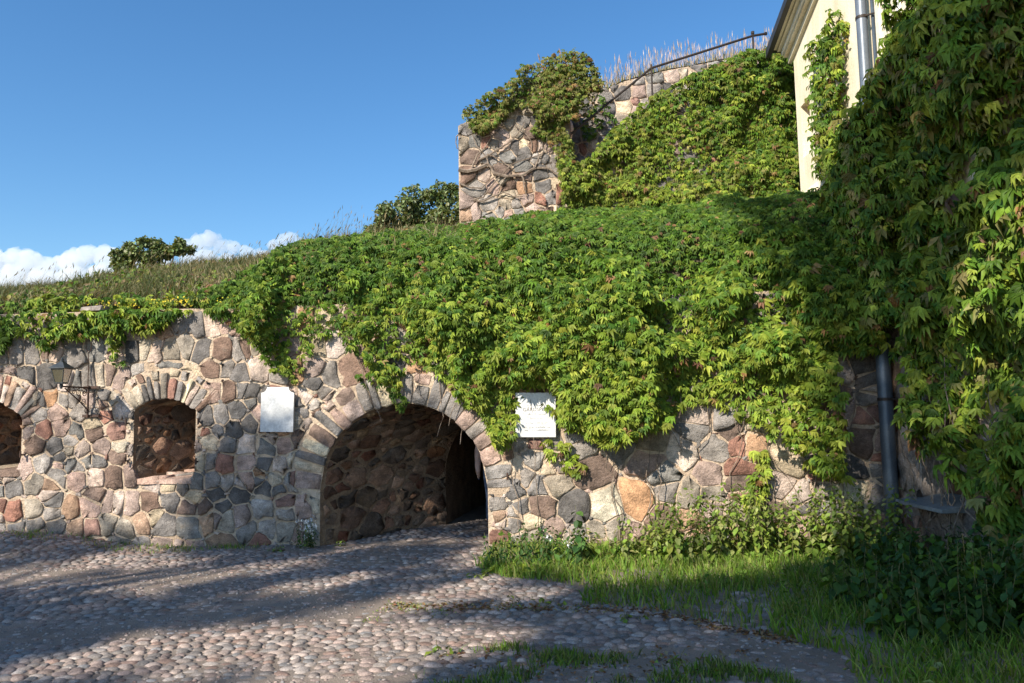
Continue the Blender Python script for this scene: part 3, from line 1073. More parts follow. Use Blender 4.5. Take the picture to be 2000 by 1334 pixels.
# rake cornice: stepped mouldings, then the dark sheet edge
def rake_bar(x0, x1, z0, z1, mat, name, y1=HEND + 0.08, par=house):
    y0 = 4.0
    MB().prism([(x0, y1, rake(y1) + z0), (x1, y1, rake(y1) + z0), (x1, y1, rake(y1) + z1), (x0, y1, rake(y1) + z1)], (0, y0 - y1, rake(y0) - rake(y1))).build(name, mat, par)
rake_bar(HX - .06, HX - .002, -0.14, 0.10, M['trim'], 'cornice_band')
rake_bar(HX - .13, HX - .062, -0.04, 0.12, M['plaster'], 'cornice_band')
rake_bar(HX - .165, HX - .132, 0.0, 0.13, M['white_trim'], 'cornice_band')
rake_bar(HX - .23, HX - .167, 0.06, 0.14, M['trim'], 'cornice_band')
rake_bar(HX - .29, HX - .232, 0.09, 0.145, M['trim'], 'cornice_band')
rake_bar(HX - .36, HX + 6.0, 0.147, 0.185, M['roof'], 'roof', HEND + 0.20)
rake_bar(HX - .375, HX - .295, 0.06, 0.187, M['roof'], 'roof_edge', HEND + 0.20)
# pilaster strips on the plaster
for y0, y1 in ((9.02, 9.10), (8.30, 8.88)):
    MB().box((HX - .035, y0, PB + .5), (HX - .003, y1, 8.2)).build('pilaster', M['plaster'], house)
a, b = atx(1757, 0, HX - .05), atx(1758, 30, HX - .05)
MB().tube([(HX - .06, a[0], 5.5), (HX - .06, a[0], 8.3)], 0.03, 8).build('conduit', M['white_trim'], house, True)
# low window with a sheet metal sill
win = MB().box((HX + .28, WIN[0], WIN[2]), (HX + .32, WIN[1], WIN[3])).build('window_shutter', M['wood'], house)
for k in range(5):
    y0 = WIN[0] + .02 + k * .15
    MB().box((HX + .262, y0, WIN[2] + .03), (HX + .278, y0 + .142, WIN[3] - .03)).build('plank', M['wood'], win, bevel=0.004)
m_ = MB()
m_.add([(HX, WIN[0], WIN[2]), (HX + .3, WIN[0], WIN[2]), (HX + .3, WIN[0], WIN[3]), (HX, WIN[0], WIN[3])], [(0, 1, 2, 3)])
m_.add([(HX, WIN[1], WIN[2]), (HX + .3, WIN[1], WIN[2]), (HX + .3, WIN[1], WIN[3]), (HX, WIN[1], WIN[3])], [(0, 1, 2, 3)])
m_.add([(HX, WIN[0], WIN[3]), (HX, WIN[1], WIN[3]), (HX + .3, WIN[1], WIN[3]), (HX + .3, WIN[0], WIN[3])], [(0, 1, 2, 3)])
m_.build('window_reveal', M['old_wall'], house)
MB().prism([(HX + .26, WIN[0] - .08, WIN[2] + .09), (HX - .26, WIN[0] - .08, WIN[2] + .005), (HX - .265, WIN[0] - .08, WIN[2] - .035), (HX + .26, WIN[0] - .08, WIN[2] - .03)], (0, WIN[1] - WIN[0] + .2, 0)).build('window_sill', M['slate'], house, bevel=0.006)
# rubble showing through the old lower wall
PWs = PW.copy()
masonry(house, (6.2, -0.1, 9.5, 2.2), lambda p: 0.42, hm, [[(WIN[0] - .1, WIN[2] - .1), (WIN[0] - .1, WIN[3] + .1), (WIN[1] + .1, WIN[3] + .1), (WIN[1] + .1, WIN[2] - .1)]], lambda p: rng.random() < 0.7, (0.006, 0.04), 0.02, 60, None, 900, tint=(1.0, 0.95, 0.92))

# ------------------------------------------------------------------ downpipe in the corner
dp = thing('downpipe', 'grey round downpipe running down the house corner, darker at the foot', 'drainpipe', (HX - .15, 9.28, 0))
PX, PY = HX - .14, 9.22
b_ = atx(1740, 1040, PX); t_ = atx(1684, 20, PX)
PY = float((b_[0] + t_[0]) / 2) - 0.02
MB().tube([(PX, PY, 2.45), (PX, PY, 8.4)], 0.066, 20, False).build('upper_pipe', M['pipe'], dp, True)
MB().tube([(PX, PY, -0.1), (PX, PY, 2.5), (PX, PY, 2.56)], [0.084, 0.084, 0.070], 20).build('lower_pipe', M['lower_pipe'], dp, True)
MB().tube([(PX, PY, 2.36), (PX, PY, 2.44)], 0.094, 20).build('socket_collar', M['lower_pipe'], dp, True)
hb = atx(1690, 27, PX)[1]
for h_ in (hb, 4.3, 1.75):
    br = MB().tube([(PX, PY, h_ - .018), (PX, PY, h_ + .018)], 0.073 if h_ > 2.5 else 0.091, 20).build('pipe_clamp', M['rail_iron'], dp, True)
    MB().tube([(PX, PY - .05, h_), (HX + .02, PY - .16, h_)], 0.012, 6).build('bracket', M['rail_iron'], br, True)
m_ = atx(1704, 20, HX - .03)
MB().tube([(HX - .03, m_[0], 3.2), (HX - .03, m_[0], 8.4)], 0.022, 8).build('thin_conductor', M['lower_pipe'], dp, True)
# ------------------------------------------------------------------ leaves
def leaflet(base, ang, L, w, fold=0.16, droop=0.18):
    """one leaflet in the XY plane: base, left, right, mid, tip"""
    ca, sa = math.cos(ang), math.sin(ang)
    d = np.array([sa, -ca, 0.0]); s = np.array([ca, sa, 0.0]); z = np.array([0, 0, 1.0])
    b = np.array(base, float)
    return [b, b + d * L * 0.55 - s * w + z * fold * w, b + d * L * 0.55 + s * w + z * fold * w, b + d * L * 0.5 - z * fold * w * 0.8, b + d * L - z * droop * L]

def palmate(n=5, spread=1.15):
    V, F = [], []
    for k in range(n):
        a = (k - (n - 1) / 2) / ((n - 1) / 2) * spread
        L = 0.62 * (1 - 0.25 * abs(k - (n - 1) / 2) / ((n - 1) / 2)) * rng.uniform(0.9, 1.1)
        b = len(V)
        V += leaflet((0, 0, 0), a + rng.normal(0, 0.07), L, 0.098 * rng.uniform(0.85, 1.15), 0.45, rng.uniform(0.1, 0.7))
        F += [(b, b + 3, b + 1), (b, b + 2, b + 3), (b + 1, b + 3, b + 4), (b + 3, b + 2, b + 4)]
    V = np.array(V)
    V[:, 1] += 0.22
    return V, np.array(F)
PALM = [palmate(5, 0.95) for _ in range(4)] + [palmate(5, 1.25), palmate(5, 0.75), palmate(3, 0.8), palmate(3, 0.55), palmate(4, 0.9)]
LENS = (np.array(leaflet((0, 0.0, 0), 0, 1.0, 0.28, 0.3, 0.12)), np.array([(0, 3, 1), (0, 2, 3), (1, 3, 4), (3, 2, 4)]))
OVAL = (np.array([(0, 0, 0), (-.30, -.3, .05), (.30, -.3, .05), (0, -.45, -.04), (-.26, -.68, .03), (.26, -.68, .03), (0, -1, -.12)], float),
        np.array([(0, 3, 1), (0, 2, 3), (1, 3, 4), (3, 2, 5), (4, 3, 6), (3, 5, 6)]))

def unit(a):
    return a / (np.linalg.norm(a, axis=-1, keepdims=True) + 1e-9)

def frames(nrm, down):
    n = unit(nrm)
    y = -unit(down - n * (n * down).sum(-1, keepdims=True))
    x = np.cross(y, n)
    return np.stack([x, y, n], -1)          # columns

def leaf_cloud(protos, pos, rot, sc, colr):
    """(V, F, C) of all leaves"""
    V, F, C = [], [], []
    b = 0
    k = rng.integers(len(protos), size=len(pos))
    for i, (pv, pf) in enumerate(protos):
        m = np.where(k == i)[0]
        if not len(m):
            continue
        w = np.einsum('nij,vj->nvi', rot[m], pv) * sc[m][:, None, None] + pos[m][:, None, :]
        nv = len(pv)
        V.append(w.reshape(-1, 3))
        F.append((pf[None] + (np.arange(len(m)) * nv)[:, None, None] + b).reshape(-1, 3))
        C.append(np.repeat(colr[m], nv, 0))
        b += len(m) * nv
    return np.concatenate(V), np.concatenate(F), np.concatenate(C)

def vary(cols, n, w=None, lo=0.62, hi=1.3):
    cols = np.array(cols, float)
    c = cols[rng.choice(len(cols), n, p=None if w is None else np.array(w) / np.sum(w))]
    return c * rng.uniform(lo, hi, (n, 1)) * rng.uniform(0.92, 1.08, (n, 3))

def creeper(name, label, loc, pos, rot, sc, colr, front, single=300, protos=PALM):
    """front: how far out each leaf stands; the outermost leaves become objects of their own"""
    root = thing(name, label, 'creeper', loc, 'creepers')
    del root['group']
    old = rng.random(len(pos)) < 0.022                 # a few withered leaves
    colr = np.where(old[:, None], vary([(.22, .12, .05), (.30, .20, .08), (.16, .09, .05)], len(pos)), colr)
    order = np.argsort(-front)
    cand = order[:max(single * 4, 1)]
    s = rng.choice(cand, min(single, len(cand)), replace=False)
    mask = np.ones(len(pos), bool); mask[s] = False
    V, F, C = leaf_cloud(protos, pos[mask], rot[mask], sc[mask], colr[mask])
    o = put('foliage', npmesh('foliage', V, F, C, M['leaf']), root)
    o['kind'] = 'stuff'
    vs = [npmesh('leaf', protos[k % len(protos)][0], protos[k % len(protos)][1], colr[rng.choice(s)], M['leaf']) for k in range(24)]
    for i in s:
        m = Matrix(rot[i].tolist()).to_4x4()
        put('leaf', vs[rng.integers(24)], root, None, Matrix.Translation(pos[i]) @ m @ Matrix.Scale(float(sc[i]), 4))
    return root

GREEN = [(0.075, 0.145, 0.016), (0.100, 0.180, 0.020), (0.135, 0.210, 0.026), (0.056, 0.120, 0.017)]
LIME = [(0.220, 0.285, 0.034), (0.270, 0.320, 0.045), (0.180, 0.255, 0.030), (0.135, 0.215, 0.027)]
OLIVE = [(0.185, 0.200, 0.045), (0.150, 0.170, 0.034), (0.230, 0.215, 0.070), (0.105, 0.145, 0.025), (0.24, 0.14, 0.05)]

def vine_tubes(root, lines, r, mat='vine', name='stem', n=5):
    """each line is its own stem"""
    for L_ in lines:
        L_ = np.array(L_)
        rr = np.linspace(1, 0.45, len(L_)) * r * rng.uniform(0.7, 1.3)
        MB().tube(L_, list(rr), n, False).build(name, M[mat], root, True)

def wander(a, b, n=9, amp=0.06):
    a, b = np.array(a, float), np.array(b, float)
    t = np.linspace(0, 1, n)[:, None]
    p = a + (b - a) * t
    j = rng.normal(0, amp, (n, 3)); j[0] = 0; j[-1] = 0
    j = (j + np.roll(j, 1, 0)) / 2
    return p + j

# ---- the creeper over the long wall: leaves on the wall face and on the bank above
N1 = 25000
s = rng.uniform(-4.1, 4.75, N1 * 2); h = rng.uniform(0.8, 3.95, N1 * 2)
hang = 0.16 * (fbm(np.stack([s * 3.1, h * 0 + 2, s * 0], -1), 3) - 0.5)
ok = inpoly(s, h + hang, IVY)
clump = fbm(np.stack([s * 1.7, h * 1.7, s * 0 + 4], -1), 3)
ok &= rng.random(len(s)) < np.clip(0.34 + 3.2 * (clump - 0.36), 0.20, 1)
thin = sstep(2.9, 3.5, s) * sstep(2.2, 1.7, h)
ok &= rng.random(len(s)) > 0.72 * thin
ok &= ~((s > 4.25) & (h < 2.3))
ok &= ~((s > PL2[0][0] + 0.04) & (s < PL2[1][0] + 0.05) & (h - 0.08 < PL2[0][1] - 0.03) & (rng.random(len(s)) < 0.9))
s, h, clump = s[ok][:N1], h[ok][:N1], clump[ok][:N1]
n = len(s)
d = 0.05 + 0.50 * sstep(0.36, 0.64, clump) * rng.uniform(0.25, 1, n) + rng.uniform(0, 0.10, n)
setb = np.maximum(h - 3.0, 0)
d = np.where(h > 3.0, d * (1 - 0.35 * np.minimum(setb, 1)) - 0.42 * setb, d)
pos = wmap(s, h, d)
nr = WN * rng.uniform(0.5, 1.0, (n, 1)) + UP * rng.normal(0.45, 0.35, (n, 1)) + WE * rng.normal(0, 0.45, (n, 1))
dn = -UP + WE * rng.normal(0, 0.45, (n, 1)) + WN * rng.uniform(0, 0.5, (n, 1))
rot = frames(nr, dn)
sc = (0.07 + 0.145 * rng.random(n) ** 1.3) * (0.85 + 0.28 * sstep(-3, 3, s))
lime_share = np.clip(1.3 - (h - 0.9) / 2.4, 0.15, 1)  # lime leaves become more common towards the lower hem
colr = np.where((rng.random(n) < lime_share)[:, None], vary(LIME, n), vary(GREEN, n))
fr = d.copy()
# bank
N2 = 22000
x = rng.uniform(-4.3, 5.0, N2 * 2); t = 3.4 * rng.random(N2 * 2) ** 1.5
y = wall_y(x) + 0.05 + t
BIV = [(-4.3, 0.0), (-3.9, 0.5), (-3.6, 1.2), (-2.9, 1.5), (-2.2, 2.2), (-1.2, 2.75), (-0.8, 3.3), (5.2, 3.6), (5.2, -0.2), (-4.3, -0.2)]
ok = inpoly(x, t + 0.5 * (fbm(np.stack([x * 2, t * 2, x * 0 + 1], -1), 3) - 0.5), BIV) & (y < SY - 0.02) & ((x > -0.9) | (y < 13.0))
ok &= rng.random(len(x)) < np.clip(0.75 + 1.6 * (fbm(np.stack([x * 1.3, y * 1.3, x * 0 + 8], -1), 3) - 0.36), 0.4, 1)
x, y = x[ok][:N2], y[ok][:N2]
m = len(x)
lift = 0.02 + rng.uniform(0, 0.12, m) + 0.22 * sstep(0.42, 0.75, fbm(np.stack([x * 2.2, y * 2.2, x * 0 + 2], -1), 3)) * rng.uniform(0.3, 1, m)
p2 = np.stack([x, y, bank(x, y) + lift * 0.7], -1) + WN * (lift * 0.7 * sstep(1.2, 0.1, y - wall_y(x)))[:, None]
nr2 = UP * rng.uniform(0.4, 0.9, (m, 1)) + np.array([0, -1.0, 0]) * rng.uniform(0.3, 1.1, (m, 1)) + np.array([1.0, 0, 0]) * rng.normal(-0.05, 0.4, (m, 1))
dn2 = np.array([0, -0.7, -1.0]) + rng.normal(0, 0.45, (m, 3))
pos = np.concatenate([pos, p2]); rot = np.concatenate([rot, frames(nr2, dn2)])
sc = np.concatenate([sc, 0.07 + 0.11 * rng.random(m) ** 1.2])
colr = np.concatenate([colr, vary(GREEN + LIME[2:], m, [3, 2.4, 1.4, 3, 0.5, 0.8]) * 0.88])
fr = np.concatenate([fr, np.full(m, -1.0)])
ivy_root = creeper('wall_creeper', 'thick five-leaved creeper spilling over the long wall above the gate arch', (1.2, 9.75, 0), pos, rot, sc, colr, fr)
lines = []
for k in range(22):
    s0_ = rng.uniform(-2.2, 4.6); h0_ = 2.9
    if 0.0 < s0_ < 1.3:
        continue
    lines.append([wmap(np.array(q[0]), np.array(q[1]), np.array(q[2])) for q in wander((s0_, h0_, 0.05), (s0_ + rng.normal(0, 0.4), rng.uniform(1.1, 2.0), 0.06), 10, 0.06)])
for k in range(12):
    s0_ = rng.uniform(0.3, 4.4)
    lines.append([wmap(np.array(q[0]), np.array(q[1]), np.array(max(q[2], .05))) for q in wander((s0_, 0.0, 0.06), (s0_ + rng.normal(0, 0.35), rng.uniform(1.3, 2.1), 0.07), 12, 0.05)])
vine_tubes(ivy_root, lines, 0.008)

def wall_patch(name, label, poly_px, n, scs, cols, off=(0.03, 0.2), single=60, noise_k=2.0):
    P = np.array([wsh(*p) for p in poly_px])
    lo, hi = P.min(0), P.max(0)
    s = rng.uniform(lo[0], hi[0], n * 5); h = rng.uniform(lo[1], hi[1], n * 5)
    ok = inpoly(s, h, P) & (rng.random(n * 5) < np.clip(0.4 + noise_k * (fbm(np.stack([s * 3, h * 3, s * 0 + len(label)], -1), 3) - 0.35), 0.1, 1))
    s, h = s[ok][:n], h[ok][:n]
    k = len(s)
    d = rng.uniform(*off, k)
    # above the wall head the strands lie back on the bank
    over = h > WTOP
    pos = wmap(s, h, d)
    pos[over] = wmap(s[over], np.full(over.sum(), WTOP), d[over] * 0 - (h[over] - WTOP) * 1.6)
    pos[over, 2] = bank(pos[over, 0], pos[over, 1]) + rng.uniform(0.03, 0.2, over.sum())
    nr = WN * rng.uniform(0.5, 1, (k, 1)) + UP * rng.normal(0.5, 0.4, (k, 1)) + WE * rng.normal(0, 0.45, (k, 1))
    dn = -UP + WE * rng.normal(0, 0.4, (k, 1)) + WN * rng.uniform(0, 0.4, (k, 1))
    return creeper(name, label, (float(P[:, 0].mean() + W0[0]), 9.9, 0), pos, frames(nr, dn), rng.uniform(*scs, k), vary(cols, k), d, single)

wall_patch('wall_creeper', 'bright green creeper fringe hanging from the wall head above the lantern', [(30, 600), (60, 585), (130, 590), (200, 580), (300, 590), (400, 575), (455, 600), (440, 625), (390, 600), (330, 640), (300, 655), (260, 650), (235, 690), (225, 650), (200, 660), (120, 668), (105, 700), (95, 665), (45, 655)], 800, (0.13, 0.21), GREEN + LIME[:2], (0.05, 0.25), 120)
wall_patch('wall_creeper', 'shaded creeper clump hanging at the far left end of the wall', [(-60, 610), (25, 610), (40, 650), (20, 690), (-10, 700), (-60, 690)], 260, (0.13, 0.2), GREEN, (0.05, 0.2), 30)
wall_patch('creeper_sprig', 'small creeper sprig on the stones below the inscribed plaque', [(1050, 860), (1110, 855), (1125, 890), (1150, 925), (1120, 935), (1085, 900), (1045, 875)], 34, (0.14, 0.22), LIME, (0.04, 0.15), 20)
wall_patch('creeper_sprig', 'creeper strand trailing down the wall below its ragged hem, right of the red stone', [(1465, 880), (1500, 885), (1500, 930), (1480, 990), (1455, 1000), (1450, 960), (1470, 920)], 45, (0.15, 0.23), LIME, (0.05, 0.2), 25)
wall_patch('creeper_sprig', 'few creeper leaves crawling over the crown of the gate arch', [(690, 725), (730, 730), (770, 745), (800, 790), (790, 810), (760, 770), (720, 765)], 50, (0.10, 0.16), GREEN + LIME[:1], (0.04, 0.12), 20)
for px_, py_, lab in ((232, 705, 'tiny leafy sprig in a joint left of the window arch'), (478, 655, 'tiny leafy sprig in a joint under the creeper hem')):
    wall_patch('creeper_sprig', lab, [(px_ - 12, py_ - 16), (px_ + 12, py_ - 16), (px_ + 14, py_ + 14), (px_ - 8, py_ + 14)], 12, (0.09, 0.14), GREEN, (0.03, 0.08), 6)

# ---- stair wall creeper
def plane_patch(P, n, y0, off, k1=2.4, k2=0.36, freq=1.8):
    P = np.array(P); lo, hi = P.min(0), P.max(0)
    x = rng.uniform(lo[0], hi[0], n * 4); z = rng.uniform(lo[1], hi[1], n * 4)
    cl = fbm(np.stack([x * freq, z * freq, x * 0 + y0], -1), 3)
    ok = inpoly(x, z, P) & (rng.random(n * 4) < np.clip(0.45 + k1 * (cl - k2), 0.1, 1))
    x, z, cl = x[ok][:n], z[ok][:n], cl[ok][:n]
    k = len(x)
    d = off[0] + (off[1] - off[0]) * sstep(0.35, 0.65, cl) * rng.uniform(0.2, 1, k) + rng.uniform(0, 0.08, k)
    pos = np.stack([x, y0 - d, z], -1)
    nr = np.array([0, -1.0, 0]) * rng.uniform(0.5, 1, (k, 1)) + UP * rng.normal(0.5, 0.35, (k, 1)) + np.array([1.0, 0, 0]) * rng.normal(0, 0.4, (k, 1))
    dn = -UP + rng.normal(0, 0.28, (k, 3)) + np.array([0, -0.3, 0])
    return pos, frames(nr, dn), d, k
SP = [tuple(aty(x, y, SY)[[0, 2]]) for x, y in ((1090, 330), (1100, 300), (1120, 330), (1150, 318), (1190, 265), (1230, 230), (1270, 190), (1345, 155), (1440, 112), (1500, 100), (1545, 108), (1600, 250), (1620, 420), (1480, 425), (1440, 415), (1370, 390), (1340, 415), (1280, 400), (1250, 425), (1200, 430), (1170, 420), (1130, 400), (1090, 425), (1100, 380))]
pos, rot, d, k = plane_patch(SP, 9000, SY, (0.04, 0.3))
hx = (pos[:, 2] - 4.9) / 2.8
c_ = np.where((rng.random(k) < 0.62)[:, None], vary(LIME, k), vary(OLIVE, k, [2, 2, 1.4, 2, 0.2]))
c_ = np.where((rng.random(k) < np.clip(0.05 + 0.6 * hx + 0.35 * (pos[:, 0] - 3) / 2, 0, 0.9))[:, None], vary(GREEN, k), c_)
creeper('stair_creeper', 'dense drooping creeper covering the sloping stair wall below the handrail', (2.9, SY, 4.6), pos, rot, rng.uniform(0.11, 0.185, k), c_, d, 300)

# ---- bastion creeper: the mound on top, its hanging fringe, bare grey branches
BP = [tuple(aty(x, y, TY)[[0, 2]]) for x, y in ((900, 232), (915, 212), (960, 190), (1000, 165), (1020, 140), (1060, 118), (1100, 110), (1140, 118), (1165, 145), (1178, 180), (1150, 190), (1130, 215), (1128, 240), (1095, 250), (1120, 290), (1128, 330), (1110, 420), (1085, 440), (1095, 380), (1085, 300), (1060, 275), (1035, 262), (1050, 240), (1030, 215), (1000, 222), (975, 245), (950, 268), (925, 262), (915, 240))]
pos, rot, d, k = plane_patch(BP, 3600, TY, (0.03, 0.3), 2.6, 0.34)
back = rng.random(k) < 0.35
pos[back, 1] += np.where(pos[back, 2] > 6.8, rng.uniform(0, 1.4, back.sum()), 0)
bc = creeper('bastion_creeper', 'olive and rust tinged creeper crowning the stone bastion', (0.1, TY, 4.6), pos, rot, rng.uniform(0.085, 0.145, k), vary(OLIVE + [GREEN[1]], k, [3, 3, 2.2, 3, 0.9, 2]), d, 200)
BPX = [[(895, 331), (915, 335), (940, 328), (955, 320), (965, 338), (990, 345), (1020, 343), (1045, 328), (1075, 330), (1095, 347)], [(955, 320), (945, 300), (930, 285), (922, 262)], [(898, 358), (915, 366), (940, 368), (960, 350), (968, 342)],
       [(925, 390), (945, 385), (965, 355), (1000, 320), (1060, 300), (1090, 280)], [(935, 312), (960, 300), (985, 285), (1005, 270), (1025, 240)], [(1045, 328), (1050, 310), (1060, 300), (1070, 270)],
       [(1020, 343), (1025, 365), (1028, 385)], [(925, 390), (940, 395), (965, 383), (985, 375), (1005, 385), (1022, 382)], [(895, 262), (890, 275), (893, 290), (905, 296)], [(950, 300), (975, 310), (1000, 330)], [(1005, 245), (1030, 262), (1040, 285), (1035, 300)],
       [(920, 330), (930, 305), (945, 290), (965, 262), (985, 240)], [(990, 345), (975, 365), (965, 378)]]
for i, L_ in enumerate(BPX):
    pts = np.array([aty(x, y, TY - 0.06) for x, y in L_])
    t0 = np.linspace(0, 1, len(pts)); t1 = np.linspace(0, 1, len(pts) * 3)
    q = np.stack([np.interp(t1, t0, pts[:, j]) for j in range(3)], 1) + rng.normal(0, 0.006, (len(t1), 3))
    vine_tubes(bc, [q], 0.028 if i == 0 else 0.015)

# shaded green tuft behind the handrail in the recess
RP_ = [tuple(aty(x, y, 14.1)[[0, 2]]) for x, y in ((1130, 250), (1170, 190), (1200, 215), (1210, 245), (1170, 260), (1150, 285))]
pos, rot, d, k = plane_patch(RP_, 110, 14.15, (0.02, 0.25))
creeper('recess_creeper', 'small dark creeper in the shaded recess beside the bastion', (1.6, 14.2, 5.5), pos, rot, rng.uniform(0.1, 0.16, k), vary(GREEN, k), d, 20)

# ---- house creeper: big leaves, thicker towards the viewer
HC = [(1772, -40), (1762, 20), (1705, 98), (1682, 140), (1660, 195), (1628, 215), (1612, 300), (1606, 380), (1590, 420), (1640, 450), (1690, 560), (1735, 670), (1765, 730), (1775, 820), (1785, 905), (1805, 830), (1840, 820), (1850, 930), (1880, 1005), (1930, 1040), (1990, 1085), (2050, 1100)]
HP = [tuple(atx(x, y, HX - 0.25)) for x, y in HC] + [(4.6, 0.2), (4.6, 9.0)]
nH = 14000
P = np.array(HP); lo, hi = P.min(0), P.max(0)
y = rng.uniform(lo[0], hi[0], nH * 3); z = rng.uniform(lo[1], hi[1], nH * 3)
cl = fbm(np.stack([y * 1.5, z * 1.5, y * 0 + 7], -1), 3)
ok = inpoly(y, z, P) & (rng.random(nH * 3) < np.clip(0.35 + 2.6 * (cl - 0.34), 0.1, 1)) & (z < 9)
y, z, cl = y[ok][:nH], z[ok][:nH], cl[ok][:nH]
k = len(y)
thick = 0.18 + 0.34 * sstep(10.5, 7.0, y)
low = sstep(2.0, 0.8, z)
d = 0.04 + thick * (0.25 + 0.9 * sstep(0.36, 0.66, cl)) * rng.uniform(0.2, 1, k) * (1 - 0.35 * low)
ov = (np.abs(y - 9.25) < 0.4) & (z > 2.2) & (z < 5.2)          # over the downpipe
d = np.where(ov, 0.24 + 0.26 * rng.random(k), d)
ex_ = 2200
y = np.concatenate([y, rng.uniform(8.4, 10.0, ex_)]); z = np.concatenate([z, rng.uniform(2.6, 6.1, ex_)]); d = np.concatenate([d, rng.uniform(0.05, 0.5, ex_)])
kp = np.ones(len(y), bool)
kp[-ex_:] = z[-ex_:] < np.interp(y[-ex_:], [8.4, 9.3, 10.0], [5.6, 5.1, 4.5])
y, z, d = y[kp], z[kp], d[kp]
k = len(y)
pos = np.stack([HX - d, y, z], -1)
nr = np.array([-1.0, 0, 0]) * rng.uniform(0.4, 1, (k, 1)) + UP * rng.normal(0.5, 0.35, (k, 1)) + np.array([0, -1.0, 0]) * rng.normal(0.25, 0.45, (k, 1))
dn = -UP + rng.normal(0, 0.3, (k, 3)) + np.array([-0.4, -0.1, 0])
sc = 0.12 + 0.20 * rng.random(k) ** 1.2
c_ = np.where((rng.random(k) < 0.4)[:, None], vary(GREEN, k), vary(LIME + [OLIVE[2]], k))
hc_root = creeper('house_creeper', 'heavy broad-leaved creeper cloaking the house wall beside the viewer', (HX, 7.5, 0), pos, frames(nr, dn), sc, c_, d, 300)
lines = []
for q in range(26):
    y0 = rng.uniform(6.3, 8.9); 
    lines.append(wander((HX - rng.uniform(.04, .12), y0, 0.0), (HX - rng.uniform(.05, .3), y0 + rng.normal(0, .3), rng.uniform(0.9, 2.2)), 12, 0.06))
vine_tubes(hc_root, lines, 0.009)
# narrow strand climbing the bare plaster
ST = [tuple(atx(x, y, HX - .05)) for x, y in ((1642, 12), (1655, 60), (1656, 150), (1650, 230), (1640, 330), (1612, 350), (1606, 300), (1598, 215), (1590, 180), (1590, 120), (1605, 70), (1625, 45))]
P = np.array(ST); lo, hi = P.min(0), P.max(0)
y = rng.uniform(lo[0], hi[0], 3000); z = rng.uniform(lo[1], hi[1], 3000)
ok = inpoly(y, z, P) & (rng.random(3000) < 0.25 + 0.75 * sstep(0.3, 0.55, fbm(np.stack([y * 4, z * 4, y * 0], -1), 3)))
y, z = y[ok][:620], z[ok][:620]; k = len(y)
d = rng.uniform(0.02, 0.22, k)
nr = np.array([-1.0, 0, 0]) * rng.uniform(0.4, 1, (k, 1)) + UP * rng.normal(0.5, 0.35, (k, 1)) + np.array([0, -1.0, 0]) * rng.normal(0.3, 0.4, (k, 1))
dn = -UP + rng.normal(0, 0.3, (k, 3))
creeper('house_creeper', 'pointed creeper strand climbing the bare cream plaster beside the downpipe', (HX, 11, 3), np.stack([HX - d, y, z], -1), frames(nr, dn), rng.uniform(0.14, 0.22, k), vary(GREEN + LIME[:2] + OLIVE[:1], k), d, 80)

# ------------------------------------------------------------------ grass
def blades(pos, h, w, lean, colr, mid=0.55):
    n = len(pos)
    a = rng.uniform(0, math.pi, n)
    sd = np.stack([np.cos(a), np.sin(a) * 0.5, np.zeros(n)], 1) * w[:, None]
    up = np.zeros((n, 3)); up[:, 2] = h
    ln = lean * h[:, None]
    V = np.stack([pos - sd, pos + sd, pos + up * mid + ln * 0.35 - sd * 0.7, pos + up * mid + ln * 0.35 + sd * 0.7, pos + up * (1 - 0.15 * np.linalg.norm(lean, axis=1, keepdims=True)) + ln], 1)
    F = np.array([(0, 1, 3), (0, 3, 2), (2, 3, 4)])
    F = (F[None] + (np.arange(n) * 5)[:, None, None]).reshape(-1, 3)
    return V.reshape(-1, 3), F, np.repeat(colr, 5, 0)

def grass_obj(name, label, parts, mat, cat='grass'):
    V, F, C, b = [], [], [], 0
    for v, f, c in parts:
        V.append(v); F.append(f + b); C.append(c); b += len(v)
    o = put(name, npmesh(name, np.concatenate(V), np.concatenate(F), np.concatenate(C), M[mat]))
    return tag(o, label, cat, None, 'stuff')

GB = [(0.075, 0.105, 0.035), (0.10, 0.125, 0.05), (0.14, 0.14, 0.06), (0.21, 0.18, 0.09), (0.055, 0.085, 0.03)]
GDRY = [(0.36, 0.29, 0.17), (0.30, 0.23, 0.14), (0.24, 0.20, 0.10), (0.42, 0.36, 0.24)]
GLAWN = [(0.125, 0.235, 0.024), (0.165, 0.275, 0.03), (0.09, 0.185, 0.022), (0.21, 0.29, 0.05), (0.25, 0.25, 0.09)]

# bank grass leaning with the wind
n = 60000
x = rng.uniform(-10.5, -0.75, n); t = 0.25 + 4.6 * rng.random(n)
y = wall_y(x) + t
bare = inpoly(x, t, [(-7.6, 0.3), (-5.9, 0.5), (-5.6, 1.6), (-6.3, 2.0), (-7.6, 1.4)]) & (rng.random(n) < 0.85)
ivyb = inpoly(x, t, BIV)
ok = ~bare & ~(ivyb & (rng.random(n) < 0.9))
x, y, t = x[ok], y[ok], t[ok]; n = len(x)
hh = rng.uniform(0.12, 0.36, n) * (0.7 + 0.6 * fbm(np.stack([x * 1.4, y * 1.4, x * 0], -1), 3))
wd = fbm(np.stack([x * 0.8, y * 0.8, x * 0 + 11], -1), 3)
lean = np.stack([rng.normal(0.45, 0.45, n) + 1.6 * (wd - 0.5), rng.normal(0, 0.45, n), np.zeros(n)], 1)
dryp = np.clip(0.12 + 1.6 * (fbm(np.stack([x * 0.9, y * 0.9, x * 0 + 3], -1), 3) - 0.42) + 0.3 * (x > -3), 0.05, 0.8)
c_ = np.where((rng.random(n) < dryp)[:, None], vary(GDRY, n), vary(GB, n))
ga = blades(np.stack([x, y, bank(x, y) - 0.02], 1), hh, rng.uniform(0.005, 0.010, n), lean, c_)
grass_obj('bank_grass', 'wind-blown green and straw grass on the bank behind the wall', [ga], 'grass')
